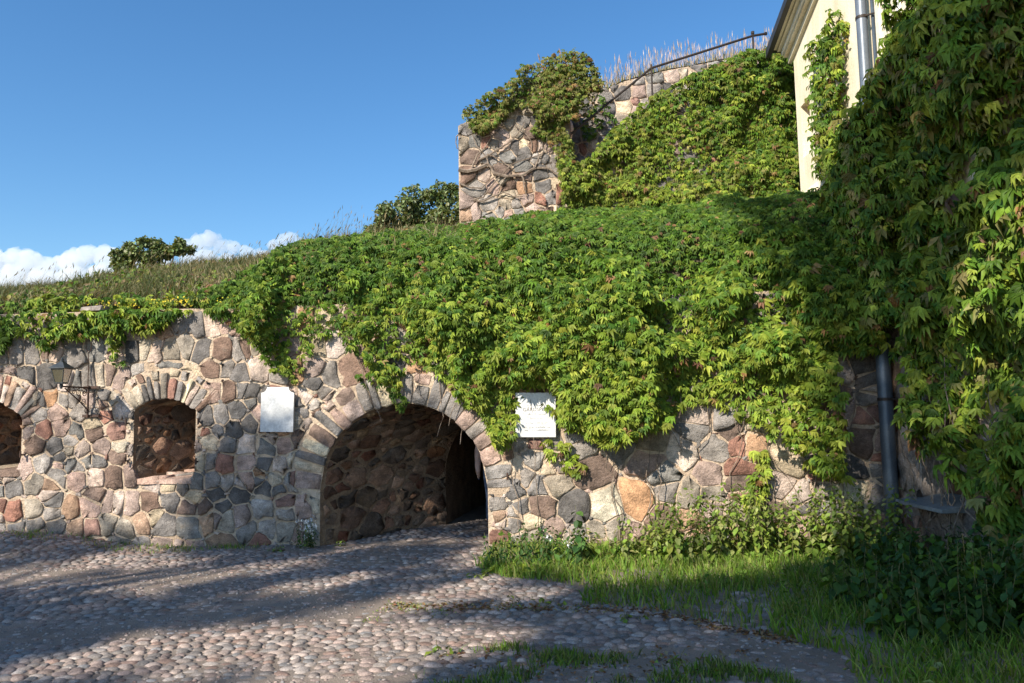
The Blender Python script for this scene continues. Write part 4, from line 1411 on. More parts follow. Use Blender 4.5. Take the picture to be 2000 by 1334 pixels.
# leafy herbs mixed into the bank grass
n = 5200
x = rng.uniform(-8.5, -2.2, n); t = 0.15 + 2.6 * rng.random(n) ** 1.4
y = wall_y(x) + t
ok = rng.random(n) < sstep(0.42, 0.56, fbm(np.stack([x * 1.3, y * 1.3, x * 0 + 21], -1), 3))
x, y = x[ok], y[ok]; k = len(x)
pos = np.stack([x, y, bank(x, y) + rng.uniform(0.03, 0.22, k)], 1)
V, F, C = leaf_cloud([LENS, OVAL], pos, frames(UP * .6 + np.array([0, -.7, 0]) + rng.normal(0, .45, (k, 3)), -UP + rng.normal(0, .7, (k, 3))), rng.uniform(.04, .10, k), vary(GREEN + OLIVE[:4] + [(.20, .14, .08)], k))
tag(put('bank_herbs', npmesh('bank_herbs', V, F, C, M['leaf'])), 'leafy green herbs mixed into the grass above the lantern', 'herbs', None, 'stuff')

def stalks(name, label, x, y, z, h, lean, cs, ch, headL=(0.07, 0.16), headw=0.011, mat='dry'):
    n = len(x)
    base = np.stack([x, y, z], 1)
    a = blades(base, h, np.full(n, 0.0038), lean, cs)
    tip = base + np.stack([lean[:, 0] * h, lean[:, 1] * h, h * (1 - 0.15 * np.linalg.norm(lean, axis=1))], 1)
    ax = unit(np.stack([lean[:, 0] * 1.3, lean[:, 1] * 1.3, np.ones(n)], 1))
    nr = np.cross(ax, rng.normal(0, 1, (n, 3)))
    L_ = rng.uniform(*headL, n)
    pv = np.array([(0, 0, 0), (-headw * 10, .4, 0), (headw * 10, .4, 0), (0, .45, headw * 6), (0, 1, 0)], float)
    w = np.einsum('nij,vj->nvi', frames(nr, -ax), pv) * L_[:, None, None] + (tip - ax * L_[:, None] * 0.5)[:, None]
    f = (np.array([(0, 3, 1), (0, 2, 3), (1, 3, 4), (3, 2, 4)])[None] + (np.arange(n) * 5)[:, None, None]).reshape(-1, 3)
    return grass_obj(name, label, [a, (w.reshape(-1, 3), f, np.repeat(ch, 5, 0))], mat)

n = 400
x = np.concatenate([rng.uniform(-10, -0.9, 260), rng.normal(-3.0, 0.75, 140)]); y = rng.uniform(12.6, 13.7, n)
hs = rng.uniform(0.25, 0.55, n) + 0.4 * np.exp(-((x + 2.9) / 0.8) ** 2) * rng.random(n)
stalks('seeding_grass', 'tall seeding grass stalks standing against the sky on the bank crest', x, y, bank(x, y), hs, np.stack([rng.normal(0.45, 0.2, n), rng.normal(0, 0.15, n), np.zeros(n)], 1) * sstep(0.0, -4.5, x)[:, None] + rng.normal(0, 0.1, (n, 3)) * np.array([1, 1, 0]), vary(GB[1:4], n), vary([(0.30, 0.25, 0.15), (0.24, 0.20, 0.12)], n), (0.05, 0.11), 0.008)
# pale dry stalks and low herbs above the retaining wall
n = 1500
x = rng.uniform(1.2, 6.3, n); y = rng.uniform(RY + 0.1, RY + 1.6, n)
stalks('dry_grass', 'pale dry grass stalks on top of the retaining wall', x, y, upper(x, y), rng.uniform(0.25, 0.6, n) * (0.55 + 0.8 * fbm(np.stack([x * 1.5, y, x * 0], -1), 2)), np.stack([rng.normal(0.02, 0.1, n), rng.normal(0, 0.08, n), np.zeros(n)], 1), vary([(0.50, 0.42, 0.36), (0.58, 0.50, 0.46)], n), vary([(0.55, 0.46, 0.42), (0.48, 0.38, 0.33)], n), (0.12, 0.22), 0.0045)
n = 2600
x = rng.uniform(1.1, 6.3, n); y = rng.uniform(RY - 0.02, RY + 0.9, n)
c_ = np.where((rng.random(n) < 0.5)[:, None], vary(GDRY, n), vary(GB + OLIVE[:2], n))
g1 = blades(np.stack([x, y, upper(x, y) - 0.02], 1), rng.uniform(0.08, 0.26, n), rng.uniform(0.006, 0.012, n), rng.normal(0, 0.35, (n, 3)) * np.array([1, 1, 0]), c_)
grass_obj('terrace_grass', 'low straw and green herbs edging the retaining wall', [g1], 'grass')
# tuft on the bastion
n = 60
x = rng.uniform(-0.6, 1.3, n); y = rng.uniform(TY + .2, TY + 1.6, n)
stalks('bastion_grass', 'few pink-brown grass stalks poking from the bastion creeper', x, y, np.array([bt_top(v) for v in x]) + 0.1, rng.uniform(0.2, 0.42, n), rng.normal(0.1, 0.2, (n, 3)) * np.array([1, 1, 0]), vary(GDRY, n), vary([(0.42, 0.28, 0.22)], n))

# lawn strips on the courtyard
def lawn(poly, n, h, w, cols, dens=None):
    P = np.array(poly); lo, hi = P.min(0), P.max(0)
    x = rng.uniform(lo[0], hi[0], n); y = rng.uniform(lo[1], hi[1], n)
    ok = inpoly(x, y, P) & frustum_ok(x, y, 0.6) & (y < wall_y(x) - 0.02) & (y > 4.2)
    if dens is not None:
        ok &= rng.random(n) < dens(x, y)
    x, y = x[ok], y[ok]; k = len(x)
    hh = rng.uniform(*h, k)
    return blades(np.stack([x, y, G(x, y) - 0.01], 1), hh, rng.uniform(*w, k), rng.normal(0, 0.4, (k, 3)) * np.array([1, 1, 0]), vary(cols, k))
den1 = lambda x, y: np.where(inpoly(x, y, BARE), 0.15, np.clip(0.4 + 2.2 * (fbm(np.stack([x * 1.6, y * 1.6, x * 0 + 6], -1), 3) - 0.32), 0.05, 1))
L1 = lawn(GRASS1, 90000, (0.05, 0.19), (0.004, 0.009), GLAWN, den1)
den2 = lambda x, y: np.clip(3.2 * (fbm(np.stack([x * 3.0, y * 3.0, x * 0 + 2], -1), 3) - 0.42), 0.0, 1)
L2 = lawn(GRASS2, 26000, (0.03, 0.10), (0.003, 0.007), GLAWN + GB[:2], den2)
L3 = lawn(EDGE, 5000, (0.012, 0.04), (0.003, 0.007), GLAWN + OLIVE[:2], den2)
BASE = [(-7.2, 9.95), (-4.2, 9.65), (-3.0, 9.75), (-3.0, 10.15), (-7.2, 10.6)]
L4 = lawn(BASE, 6000, (0.02, 0.09), (0.003, 0.007), GLAWN + GDRY[:2], den2)
grass_obj('courtyard_grass', 'green grass strips growing over the edge of the cobbles', [L1, L2, L3, L4], 'grass')
# ------------------------------------------------------------------ lantern on its scrolled bracket
LS, LH, LD = -5.40, 2.10, 0.62
lan = thing('wall_lantern', 'black four-sided lantern on a rusty scrolled iron bracket between the embrasures', 'lantern', tuple(W3(LS, LH, 0)))
brk = MB().tube([W3(LS, LH - .40, .075), W3(LS, LH + .03, .075)], 0.014, 8).build('bracket_post', M['iron'], lan, True)
MB().tube([W3(LS, LH, .02), W3(LS, LH, LD)], 0.011, 8).build('arm', M['iron'], lan, True)
MB().tube([W3(LS, LH - .30, .075), W3(LS, LH - .20, .22), W3(LS, LH - .02, LD - .07)], 0.008, 6).build('brace', M['iron'], lan, True)
for h_ in (LH + .005, LH - .375):
    MB().box((-.115, -.012, -.016), (.115, .012, .016)).build('wall_plate', M['iron'], lan).matrix_basis = Matrix.Translation(W3(LS + .03, h_, .05)) @ Matrix.Rotation(-WALL_YAW, 4, 'Z')
    MB().tube([W3(LS, h_, -.03), W3(LS, h_, .08)], 0.016, 6).build('wall_tie', M['iron'], lan, True)
MB().tube([W3(LS - .01, LH + .03, .075), W3(LS - .02, LH + .33, .06), W3(LS - .025, LH + .48, .06)], 0.006, 6).build('tie_rod', M['iron'], lan, True)
for sg in (-1, 1):
    MB().tube([W3(LS - .025, LH + .47, .06), W3(LS - .025 + sg * .035, LH + .52, .06), W3(LS - .025 + sg * .03, LH + .60, .055)], 0.005, 6).build('fork', M['iron'], lan, True)
def scroll(d0, h0, r, turns, sg, sh):
    pts = []
    for t in np.linspace(0, 1, 26):
        a = sh + sg * turns * 2 * math.pi * t
        rr = r * (1 - 0.78 * t)
        pts.append(W3(LS, h0 + rr * math.sin(a), d0 + rr * math.cos(a)))
    MB().tube(pts, 0.0055, 5).build('scroll', M['iron'], lan, True)
for q in ((.16, LH - .07, .055, 1.5, 1, 1.2), (.27, LH - .07, .055, 1.5, -1, 1.9), (.17, LH - .19, .05, 1.4, -1, 4.2), (.38, LH - .055, .042, 1.4, 1, 1.0), (.47, LH - .04, .03, 1.3, -1, 2.0), (.11, LH - .30, .035, 1.3, 1, 4.0), (.24, LH - .16, .035, 1.3, 1, 5.0)):
    scroll(*q)
c0 = W3(LS, LH, LD)
ex, ey = WE, -WN
def sq(hw, z):
    return [c0 + ex * (sx * hw) + ey * (sy * hw) + UP * z for sx, sy in ((-1, -1), (1, -1), (1, 1), (-1, 1))]
MB().tube([c0 - UP * .03, c0 + UP * .0, c0 + UP * .02, c0 + UP * .05], [0.010, 0.022, 0.022, 0.012], 12).build('socket', M['lamp_paint'], lan, True)
zb, zt = .05, .225
B4, T4 = sq(.052, zb), sq(.084, zt)
m_ = MB(); b4 = sq(.055, zb - .018); b5 = sq(.058, zb); m_.add(b4 + b5, [(3, 2, 1, 0), (4, 5, 6, 7), (0, 1, 5, 4), (1, 2, 6, 5), (2, 3, 7, 6), (3, 0, 4, 7)])
m_.build('base_tray', M['lamp_paint'], lan)
for i in range(4):
    j = (i + 1) % 4
    MB().add([B4[i], B4[j], T4[j], T4[i]], [(0, 1, 2, 3)]).build('pane', M['glass'], lan)
    MB().tube([B4[i], T4[i]], 0.0065, 4).build('corner_bar', M['lamp_paint'], lan)
    MB().tube([T4[i], T4[j]], 0.007, 4).build('top_bar', M['lamp_paint'], lan)
m_ = MB(); e4, u4 = sq(.106, zt), sq(.106, zt + .010)
m_.add(e4 + u4 + sq(.022, zt + .085), [(3, 2, 1, 0), (0, 1, 5, 4), (1, 2, 6, 5), (2, 3, 7, 6), (3, 0, 4, 7), (4, 5, 9, 8), (5, 6, 10, 9), (6, 7, 11, 10), (7, 4, 8, 11), (8, 9, 10, 11)])
hood = m_.build('hood', M['lamp_paint'], lan)
MB().tube([c0 + UP * (zt + .08), c0 + UP * (zt + .098), c0 + UP * (zt + .102), c0 + UP * (zt + .12), c0 + UP * (zt + .135)], [.026, .026, .018, .021, .006], 12).build('finial', M['lamp_paint'], hood, True)
MB().tube([c0 + UP * .06, c0 + UP * .095, c0 + UP * .13, c0 + UP * .165], [.009, .021, .024, .009], 10).build('bulb', M['white_trim'], lan, True)
# iron pintles by the window openings
for i, (s_, h_) in enumerate(((-3.86, 1.62), (-3.88, 1.10), (-4.86, 1.62), (-4.86, 1.12), (-6.33, 1.22), (0.22, 0.86))):
    pn = thing('iron_pintle', ['rusty iron hinge pin at upper right of the middle embrasure', 'rusty iron hinge pin at lower right of the middle embrasure', 'rusty iron hinge pin at upper left of the middle embrasure', 'rusty iron hinge pin at lower left of the middle embrasure', 'rusty iron hinge pin right of the leftmost embrasure', 'rusty iron hinge pin right of the gate arch'][i], 'hinge pin', tuple(W3(s_, h_, 0)))
    MB().tube([W3(s_, h_, -.05), W3(s_, h_, .075)], 0.011, 6).build('shank', M['iron'], pn)
    MB().tube([W3(s_, h_ - .035, .075), W3(s_, h_ + .05, .075)], 0.012, 8).build('pin', M['iron'], pn)

# ------------------------------------------------------------------ plaques
def plaque(label, tl, br, notch, th=0.035, off=0.055, rot=0.0):
    w, h = br[0] - tl[0], tl[1] - br[1]
    cs, ch = (tl[0] + br[0]) / 2, (tl[1] + br[1]) / 2
    root = thing('plaque', label, 'plaque', tuple(W3(cs, ch, 0)))
    pts = [(-w / 2, -h / 2), (w / 2, -h / 2)]
    if notch:
        r = notch
        pts += [(w / 2, h / 2 - r)] + [(w / 2 - r * .0 - r * math.sin(a), h / 2 - r * math.cos(a) + 0) for a in np.linspace(0.15, math.pi / 2 - .15, 6)] + [(w / 2 - r, h / 2)]
        pts += [(-w / 2 + r, h / 2)] + [(-w / 2 + r * math.sin(a), h / 2 - r * math.cos(a)) for a in np.linspace(math.pi / 2 - .15, 0.15, 6)] + [(-w / 2, h / 2 - r)]
    else:
        pts += [(w / 2, h / 2), (-w / 2, h / 2)]
    ca, sa = math.cos(rot), math.sin(rot)
    P = [W3(cs + x * ca - y * sa, ch + x * sa + y * ca, off) for x, y in pts]
    MB().prism(P, WN * th).build('slab', M['marble'], root, bevel=0.004)
    for sx in (-1, 1):
        q = W3(cs + sx * w * .3, ch - h / 2 - .004, off)
        MB().tube([q - WN * .06, q + WN * (th + .006)], 0.008, 6).build('iron_clip', M['iron'], root)
    return root, cs, ch, w, h, off + th
p1 = plaque('white marble plaque with scooped upper corners left of the gate arch', PL1[0], PL1[1], 0.075, rot=R(-1.2))
p2 = plaque('white inscribed marble plaque half hidden under creeper right of the gate', PL2[0], PL2[1], 0, rot=R(-1.0))

def carve(info, strokes, name, depth=0.0015):
    root, cs, ch, w, h, dd = info
    m = MB()
    for (x0, y0, x1, y1, t) in strokes:
        a, b = np.array((x0, y0)), np.array((x1, y1))
        d = b - a; L_ = np.hypot(*d) + 1e-6
        n_ = np.array((-d[1], d[0])) / L_ * t
        m.add([W3(cs + q[0], ch + q[1], dd + depth) for q in (a - n_, b - n_, b + n_, a + n_)], [(0, 1, 2, 3)])
    return m.build(name, M['engrave'], root)
def script_line(cx, cy, w, hgt, t=0.0013):
    """worn, illegible small carved lettering: rows of leaning strokes"""
    st = []; x = cx - w / 2
    while x < cx + w / 2:
        if rng.random() < 0.14:
            x += hgt * 0.7; continue
        hh = hgt * rng.choice([0.55, 0.55, 1.0])
        st.append((x, cy, x + hgt * 0.2, cy + hh, t))
        if rng.random() < 0.6:
            st.append((x + hgt * .05, cy + hh * rng.choice([0, .5, 1]), x + hgt * 0.45, cy + hh * rng.choice([0, .5, 1]), t * .7))
        x += hgt * rng.uniform(0.4, 0.6)
    return st
st = []
for cy, w_, hg in ((0.00, .24, .022), (-.055, .16, .022), (-.11, .26, .022), (-.165, .36, .022), (-.20, .30, .018)):
    st += script_line(0.01, cy, w_, hg)
st += script_line(0.0, 0.115, .2, .02)
carve(p2, st, 'small_lettering')
cu = bpy.data.curves.new('lettering', 'FONT')
cu.body = 'GÅRDSPLA'
cu.size = 0.062
cu.align_x = 'CENTER'
cu.extrude = 0.0008
cu.space_character = 1.05
cu.materials.append(M['engrave'])
_tmp = bpy.data.objects.new('lettering_tmp', cu)
col.objects.link(_tmp)
lm_ = bpy.data.meshes.new_from_object(_tmp.evaluated_get(bpy.context.evaluated_depsgraph_get()))
bpy.data.objects.remove(_tmp)
lt = put('lettering', lm_, p2[0])
rm = Matrix((WE.tolist(), UP.tolist(), WN.tolist())).transposed().to_4x4()
lt.matrix_basis = Matrix.Translation(W3(p2[1] - .005, p2[2] + .048, p2[5] + .0012)) @ rm

# ------------------------------------------------------------------ person in the gate passage
def person():
    y0 = 11.15
    ft = aty(966, 1028, y0)
    bx, bz = float(ft[0]), float(G(ft[0], y0)) + 0.0
    J = {'pelvis': (0, 0, .92), 'waist': (0, .01, 1.08), 'chest': (0, .02, 1.28), 'neck0': (0, .0, 1.42), 'neck1': (0, -.01, 1.49), 'head': (0, -.02, 1.58), 'crown': (0, -.01, 1.66)}
    rad = {'pelvis': .15, 'waist': .125, 'chest': .15, 'neck0': .075, 'neck1': .055, 'head': .082, 'crown': .06}
    Eg = [('pelvis', 'waist'), ('waist', 'chest'), ('chest', 'neck0'), ('neck0', 'neck1'), ('neck1', 'head'), ('head', 'crown')]
    for sd, sg, st_ in (('l', -1, 0.13), ('r', 1, -0.16)):
        J.update({sd + 'hip': (sg * .09, 0, .86), sd + 'knee': (sg * .10, st_ * .5 + .03, .48), sd + 'ank': (sg * .105, st_ - .05, .10), sd + 'toe': (sg * .12, st_ + .11, .045)})
        rad.update({sd + 'hip': .095, sd + 'knee': .066, sd + 'ank': .055, sd + 'toe': .038})
        J.update({sd + 'sh': (sg * .17, .01, 1.37), sd + 'elb': (sg * .235, -.02, 1.10), sd + 'wri': (sg * .25, .05 - st_ * .3, .86), sd + 'hand': (sg * .25, .08 - st_ * .4, .77)})
        rad.update({sd + 'sh': .062, sd + 'elb': .052, sd + 'wri': .046, sd + 'hand': .030})
        Eg += [('pelvis', sd + 'hip'), (sd + 'hip', sd + 'knee'), (sd + 'knee', sd + 'ank'), (sd + 'ank', sd + 'toe'), ('neck0', sd + 'sh'), (sd + 'sh', sd + 'elb'), (sd + 'elb', sd + 'wri'), (sd + 'wri', sd + 'hand')]
        for f_, (dx, dy, ln) in enumerate(((.012, .035, .055), (.018, .012, .085), (.018, -.005, .09), (.016, -.022, .085), (.012, -.036, .07))):
            J[sd + 'f%d' % f_] = (J[sd + 'hand'][0] - sg * .01, J[sd + 'hand'][1] + dy, J[sd + 'hand'][2] - ln)
            rad[sd + 'f%d' % f_] = .009
            Eg.append((sd + 'hand', sd + 'f%d' % f_))
    names = list(J)
    me = bpy.data.meshes.new('person_body')
    me.from_pydata([J[k] for k in names], [(names.index(a), names.index(b)) for a, b in Eg], [])
    ob = bpy.data.objects.new('person_tmp', me)
    col.objects.link(ob)
    sk = ob.modifiers.new('skin', 'SKIN')
    for i, k in enumerate(names):
        me.skin_vertices[0].data[i].radius = (rad[k], rad[k] * (0.72 if k in ('chest', 'waist', 'pelvis') else 1.0))
        me.skin_vertices[0].data[i].use_root = (k == 'pelvis')
    ss = ob.modifiers.new('sub', 'SUBSURF'); ss.levels = 2; ss.render_levels = 2
    dg = bpy.context.evaluated_depsgraph_get()
    nm = bpy.data.meshes.new_from_object(ob.evaluated_get(dg))
    bpy.data.objects.remove(ob)
    for n_, c1, c2 in (('skin', (.45, .28, .2), (.5, .32, .24)), ('pink_knit', (.55, .38, .35), (.66, .48, .44)), ('blue_denim', (.06, .09, .16), (.12, .16, .25)), ('brown_shoe', (.10, .05, .03), (.16, .08, .05))):
        nm.materials.append(simple_mat(n_, c1, c2, 12, .8, .2, .003))
    for p in nm.polygons:
        z = p.center[2]; ax = abs(p.center[0])
        arm = ax > .19 and z > .70
        p.material_index = 3 if z < .10 else 2 if (z < .93 and not arm) else (0 if (z > 1.46 or (arm and z < .80)) else 1)
        p.use_smooth = True
    root = thing('person', 'person in blue jeans and pale pink top half hidden behind the gate jamb', 'person', (bx, y0, bz))
    b = put('body', nm, root)
    b.matrix_parent_inverse = Matrix.Identity(4)
    b.matrix_basis = Matrix.Rotation(R(-20), 4, 'Z')
    hm_ = bpy.data.meshes.new('hair')
    bm = bmesh.new(); bmesh.ops.create_icosphere(bm, subdivisions=3, radius=.105)
    for v in bm.verts:
        v.co.z *= 1.15
        if v.co.z < 0: v.co *= 0.9
        if v.co.y > 0.03: v.co.y *= 0.6
    bm.to_mesh(hm_); bm.free()
    hm_.materials.append(simple_mat('brown_hair', (.05, .03, .02), (.1, .06, .035), 30, .6))
    hh_ = put('hair', hm_, root)
    hh_.matrix_parent_inverse = Matrix.Identity(4)
    hh_.matrix_basis = Matrix.Translation((0, -.035, 1.61))
person()

# ------------------------------------------------------------------ herbs along the wall foot
def herb(name, label, x, y, nst, ht, spread, proto, L_, cols, cat='plant', flower=None, step=0.055, mat='leaf'):
    z0 = float(G(x, y))
    root = thing(name, label, cat, (x, y, z0))
    LP, LR, LSc, FP = [], [], [], []
    for k in range(nst):
        a = rng.uniform(0, 2 * math.pi); r = 1.25 * spread * math.sqrt(rng.random())
        b = np.array([x + r * math.cos(a), y + r * math.sin(a) * .7, z0])
        h = ht * rng.uniform(0.4, 1.12)
        tip = b + np.array([rng.normal(0, .12) * h + .15 * r * math.cos(a), rng.normal(0, .12) * h - .03, h])
        pts = wander(b, tip, 6, 0.012)
        MB().tube(pts, list(np.linspace(.004, .002, 6)), 4, False).build('stem', M['stem'], root)
        nn = int(h / step)
        for j in range(nn):
            t = 0.12 + 0.88 * (j + rng.random() * .4) / nn
            p = np.array([np.interp(t, np.linspace(0, 1, 6), pts[:, q]) for q in range(3)])
            a0 = rng.uniform(0, 2 * math.pi)
            for q in (0, math.pi):
                dr = np.array([math.cos(a0 + q), math.sin(a0 + q), 0])
                LP.append(p + dr * .012)
                nrm = UP * rng.uniform(.5, 1) + dr * rng.uniform(.2, .8) + rng.normal(0, .2, 3)
                LR.append((nrm, dr * 1.0 - UP * rng.uniform(0.1, .9)))
                LSc.append(L_ * rng.uniform(.6, 1.2) * (1.15 - .6 * t))
        if flower is not None and rng.random() < (.7 if cat == 'plant' else .1):
            FP.append(tip)
    LP = np.array(LP); fr_ = frames(np.array([q[0] for q in LR]), np.array([q[1] for q in LR]))
    V, F, C = leaf_cloud([proto], LP, fr_, np.array(LSc), vary(cols, len(LP)))
    put('foliage', npmesh('foliage', V, F, C, M[mat]), root)['kind'] = 'stuff'
    for p in FP:
        m = MB()
        for q in range(9):
            c = p + rng.normal(0, .02, 3)
            m.add([c + rng.normal(0, .012, 3) for _ in range(4)], [(0, 1, 2, 3)])
        m.build('flower', flower, root)
    return root
M['stem'] = simple_mat('green_stem', (.09, .10, .03), (.16, .15, .06), 20, .7, 0)
M['white_petal'] = simple_mat('white_petal', (.7, .7, .68), (.8, .8, .78), 20, .7, 0)
M['yellow_petal'] = simple_mat('yellow_petal', (.65, .45, .02), (.75, .55, .04), 20, .7, 0)
NET = [(0.17, 0.245, 0.04), (0.22, 0.285, 0.05), (0.125, 0.195, 0.033), (0.26, 0.29, 0.10)]
DARK = [(0.05, 0.105, 0.028), (0.07, 0.135, 0.032), (0.04, 0.09, 0.026)]
def gp_(px, py):
    p = gnd(px, py)
    return float(p[0]), float(p[1])
hl = [  # px, py (foot), stems, height, spread, colours, label
    (1010, 1108, 9, .36, .22, DARK, 'low dark green herb clump at the right foot of the gate arch'),
    (1085, 1100, 12, .42, .28, DARK, 'dark leafy herb clump right of the gate among white flowers'),
    (1190, 1095, 10, .34, .25, NET, 'bright low weed clump under the pale wedge-shaped stone'),
    (1265, 1095, 12, .48, .25, NET, 'yellow-green weed clump under the bare light stones'),
    (1345, 1098, 16, .62, .28, NET, 'sunlit nettle clump in the middle of the weed bed'),
    (1420, 1095, 18, .74, .28, NET, 'tall sunlit nettle clump where the creeper strand trails down'),
    (1490, 1092, 15, .70, .26, NET, 'tall nettle clump right of the trailing creeper strand'),
    (1560, 1090, 14, .66, .26, NET, 'nettle clump left of the dark stones near the downpipe'),
    (1625, 1088, 16, .68, .28, NET, 'nettle clump close before the downpipe'),
    (1690, 1095, 16, .70, .28, NET, 'nettle clump at the foot of the downpipe'),
]
for px_, py_, ns_, ht_, sp_, cc_, lb_ in hl:
    x_, y_ = gp_(px_, py_)
    y_ = min(y_, float(wall_y(x_)) - .3)
    herb('nettle_clump' if cc_ is NET else 'herb_clump', lb_, x_, y_, int(ns_ * 1.9), ht_ * 1.12, sp_ * 1.15, OVAL if cc_ is NET else LENS, .105, cc_, 'weeds', M['white_petal'] if px_ == 1085 else None)
for i, (px_, py_, ns_, ht_, sp_) in enumerate(((1760, 1130, 34, .46, .36), (1830, 1165, 40, .50, .40), (1900, 1200, 44, .60, .42), (1965, 1150, 36, .58, .38), (1985, 1240, 40, .58, .38), (1740, 1190, 30, .40, .34), (1840, 1245, 34, .46, .38), (2060, 1200, 28, .62, .38))):
    x_, y_ = gp_(px_, py_)
    herb('bramble_bush', ['shaded leafy bush right of the downpipe foot', 'shaded leafy bush below the metal window sill', 'large dark bush at the foot of the house creeper', 'dark bush against the stems under the house creeper', 'dark bush at the lower right edge', 'low shaded bush at the end of the grass strip', 'low dark bush in front of the larger bushes', 'dark bush just past the lower right bushes'][i], x_, y_, ns_, ht_, sp_, OVAL, .13, DARK + GREEN[:1], 'bush', None, .05)
x_, y_ = gp_(1135, 1105)
herb('burdock_plant', 'upright dark broad-leaved plant standing against the wall right of the gate', x_, min(y_, float(wall_y(x_)) - .2), 3, .62, .05, OVAL, .20, DARK, 'plant', None, .09)
for px_, lb_, ln_ in ((985, 'broad pale dock leaves beside the cobbles at the gate', .22), (1040, 'broad dock leaves at the front of the herb clump', .24)):
    x_, y_ = gp_(px_, 1118)
    herb('dock_plant', lb_, x_, y_, 6, .16, .10, LENS, ln_, LIME[:3], 'plant', None, .06)
x_, y_ = gp_(592, 1072)
herb('daisy_clump', 'small white-flowered herb clump at the left jamb of the gate', x_, float(wall_y(x_)) - .14, 16, .33, .16, LENS, .045, DARK + NET[:1], 'plant', M['white_petal'], .03)
for px_, py_, lb_ in ((238, 1048, 'small leafy weed at the wall foot left of the embrasure'), (357, 1058, 'dark leafy weed at the wall foot below the embrasure'), (665, 1066, 'small weed inside the left jamb of the gate'), (550, 1076, 'tiny weed at the wall foot beside the daisy clump')):
    x_, y_ = gp_(px_, py_)
    herb('weed_tuft', lb_, x_, y_ - .05, 5, .11, .06, OVAL, .065, DARK if px_ == 357 else NET, 'weed', None, .035)
for px_, py_, lb_ in ((1015, 1178, 'green weed rosette on the cobble edge'), (1075, 1182, 'weed rosette in the middle of the dividing strip'), (870, 1275, 'weed tuft among the nearest cobbles'), (1690, 1310, 'weed tuft by the lower right cobble edge'), (1230, 1215, 'weed rosette at the front edge of the grass'), (1300, 1300, 'weed tuft in the grass at the bottom'), (930, 1128, 'weed tuft at the tip of the grass strip')):
    x_, y_ = gp_(px_, py_)
    herb('weed_tuft', lb_, x_, y_, 6, .08, .10, LENS, .085, NET + LIME[:1], 'weed', None, .03)
# small leaves between the grass blades
n = 5200
P = np.array(GRASS1); lo, hi = P.min(0), P.max(0)
x = rng.uniform(lo[0], hi[0], n); y = rng.uniform(4.4, hi[1], n)
ok = inpoly(x, y, P) & frustum_ok(x, y, .5) & (y < wall_y(x) - .03) & (rng.random(n) < den1(x, y))
x, y = x[ok], y[ok]; k = len(x)
near = sstep(1.6, .2, wall_y(x) - y) + sstep(1.2, .2, HX - x)
pos = np.stack([x, y, G(x, y) + rng.uniform(.01, .10, k) + .22 * np.clip(near, 0, 1) * rng.random(k)], 1)
nr = UP + rng.normal(0, .45, (k, 3)); dn = rng.normal(0, 1, (k, 3)) * np.array([1, 1, .3])
V, F, C = leaf_cloud([OVAL, LENS], pos, frames(nr, dn), rng.uniform(.035, .085, k), vary(NET + GREEN[:2], k))
tag(put('undergrowth', npmesh('undergrowth', V, F, C, M['leaf'])), 'small leafy ground cover among the grass along the wall', 'undergrowth', None, 'stuff')
# fallen leaves along the strip edges
n = 900
q = rng.random(n)
epx = np.array([(760, 1178), (900, 1186), (1000, 1187), (1130, 1192), (1250, 1196), (1330, 1215), (1440, 1240), (1560, 1266)], float)
tt = q * (len(epx) - 1); ii = np.minimum(tt.astype(int), len(epx) - 2)
pp = epx[ii] + (epx[ii + 1] - epx[ii]) * (tt - ii)[:, None] + rng.normal(0, 1, (n, 2)) * np.array([10, 4])
gp2 = np.array([gnd(a, b) for a, b in pp])
extra = np.array([gnd(a, b) for a, b in np.stack([rng.uniform(850, 1500, 260), rng.uniform(1275, 1334, 260)], 1)])
gp2 = np.concatenate([gp2, extra]); n = len(gp2)
gp2[:, 2] = G(gp2[:, 0], gp2[:, 1]) + .012
V, F, C = leaf_cloud([LENS], gp2, frames(UP + rng.normal(0, .35, (n, 3)), rng.normal(0, 1, (n, 3)) * np.array([1, 1, .1])), rng.uniform(.025, .05, n), vary([(.22, .11, .05), (.16, .08, .04), (.28, .17, .08), (.30, .24, .12)], n))
tag(put('leaf_litter', npmesh('leaf_litter', V, F, C, M['leaf'])), 'brown fallen leaves along the edges of the grass strips', 'leaf litter', None, 'stuff')
# yellow stonecrop and dry brown herbs on the wall head
n = 240
s = np.concatenate([rng.normal(-4.0, .22, 170), rng.normal(-4.9, .35, 70)]); dd_ = rng.uniform(.0, .18, n)
pos = wmap(s, WTOP + .08 + rng.uniform(0, .10, n), .05 - dd_)
V, F, C = leaf_cloud([LENS], pos, frames(UP + WN + rng.normal(0, .4, (n, 3)), rng.normal(0, 1, (n, 3))), rng.uniform(.03, .05, n), vary([(.55, .42, .03), (.62, .50, .05), (.38, .34, .05)], n))
tag(put('stonecrop', npmesh('stonecrop', V, F, C, M['leaf'])), 'yellow flowering stonecrop on the wall head above the embrasure', 'stonecrop', None, 'stuff')
n = 1500
s = rng.uniform(-7.2, -3.3, n); dd_ = rng.uniform(.1, .9, n)
b3 = wmap(s, np.zeros(n), -dd_); b3[:, 2] = bank(b3[:, 0], b3[:, 1])
g1 = blades(b3, rng.uniform(.06, .2, n), rng.uniform(.004, .010, n), rng.normal(.1, .4, (n, 3)) * np.array([1, 1, 0]), vary([(.22, .15, .09), (.28, .20, .12), (.15, .12, .06), (.10, .12, .04)], n))
grass_obj('dry_herbs', 'brown withered herbs behind the wall head', [g1], 'dry')

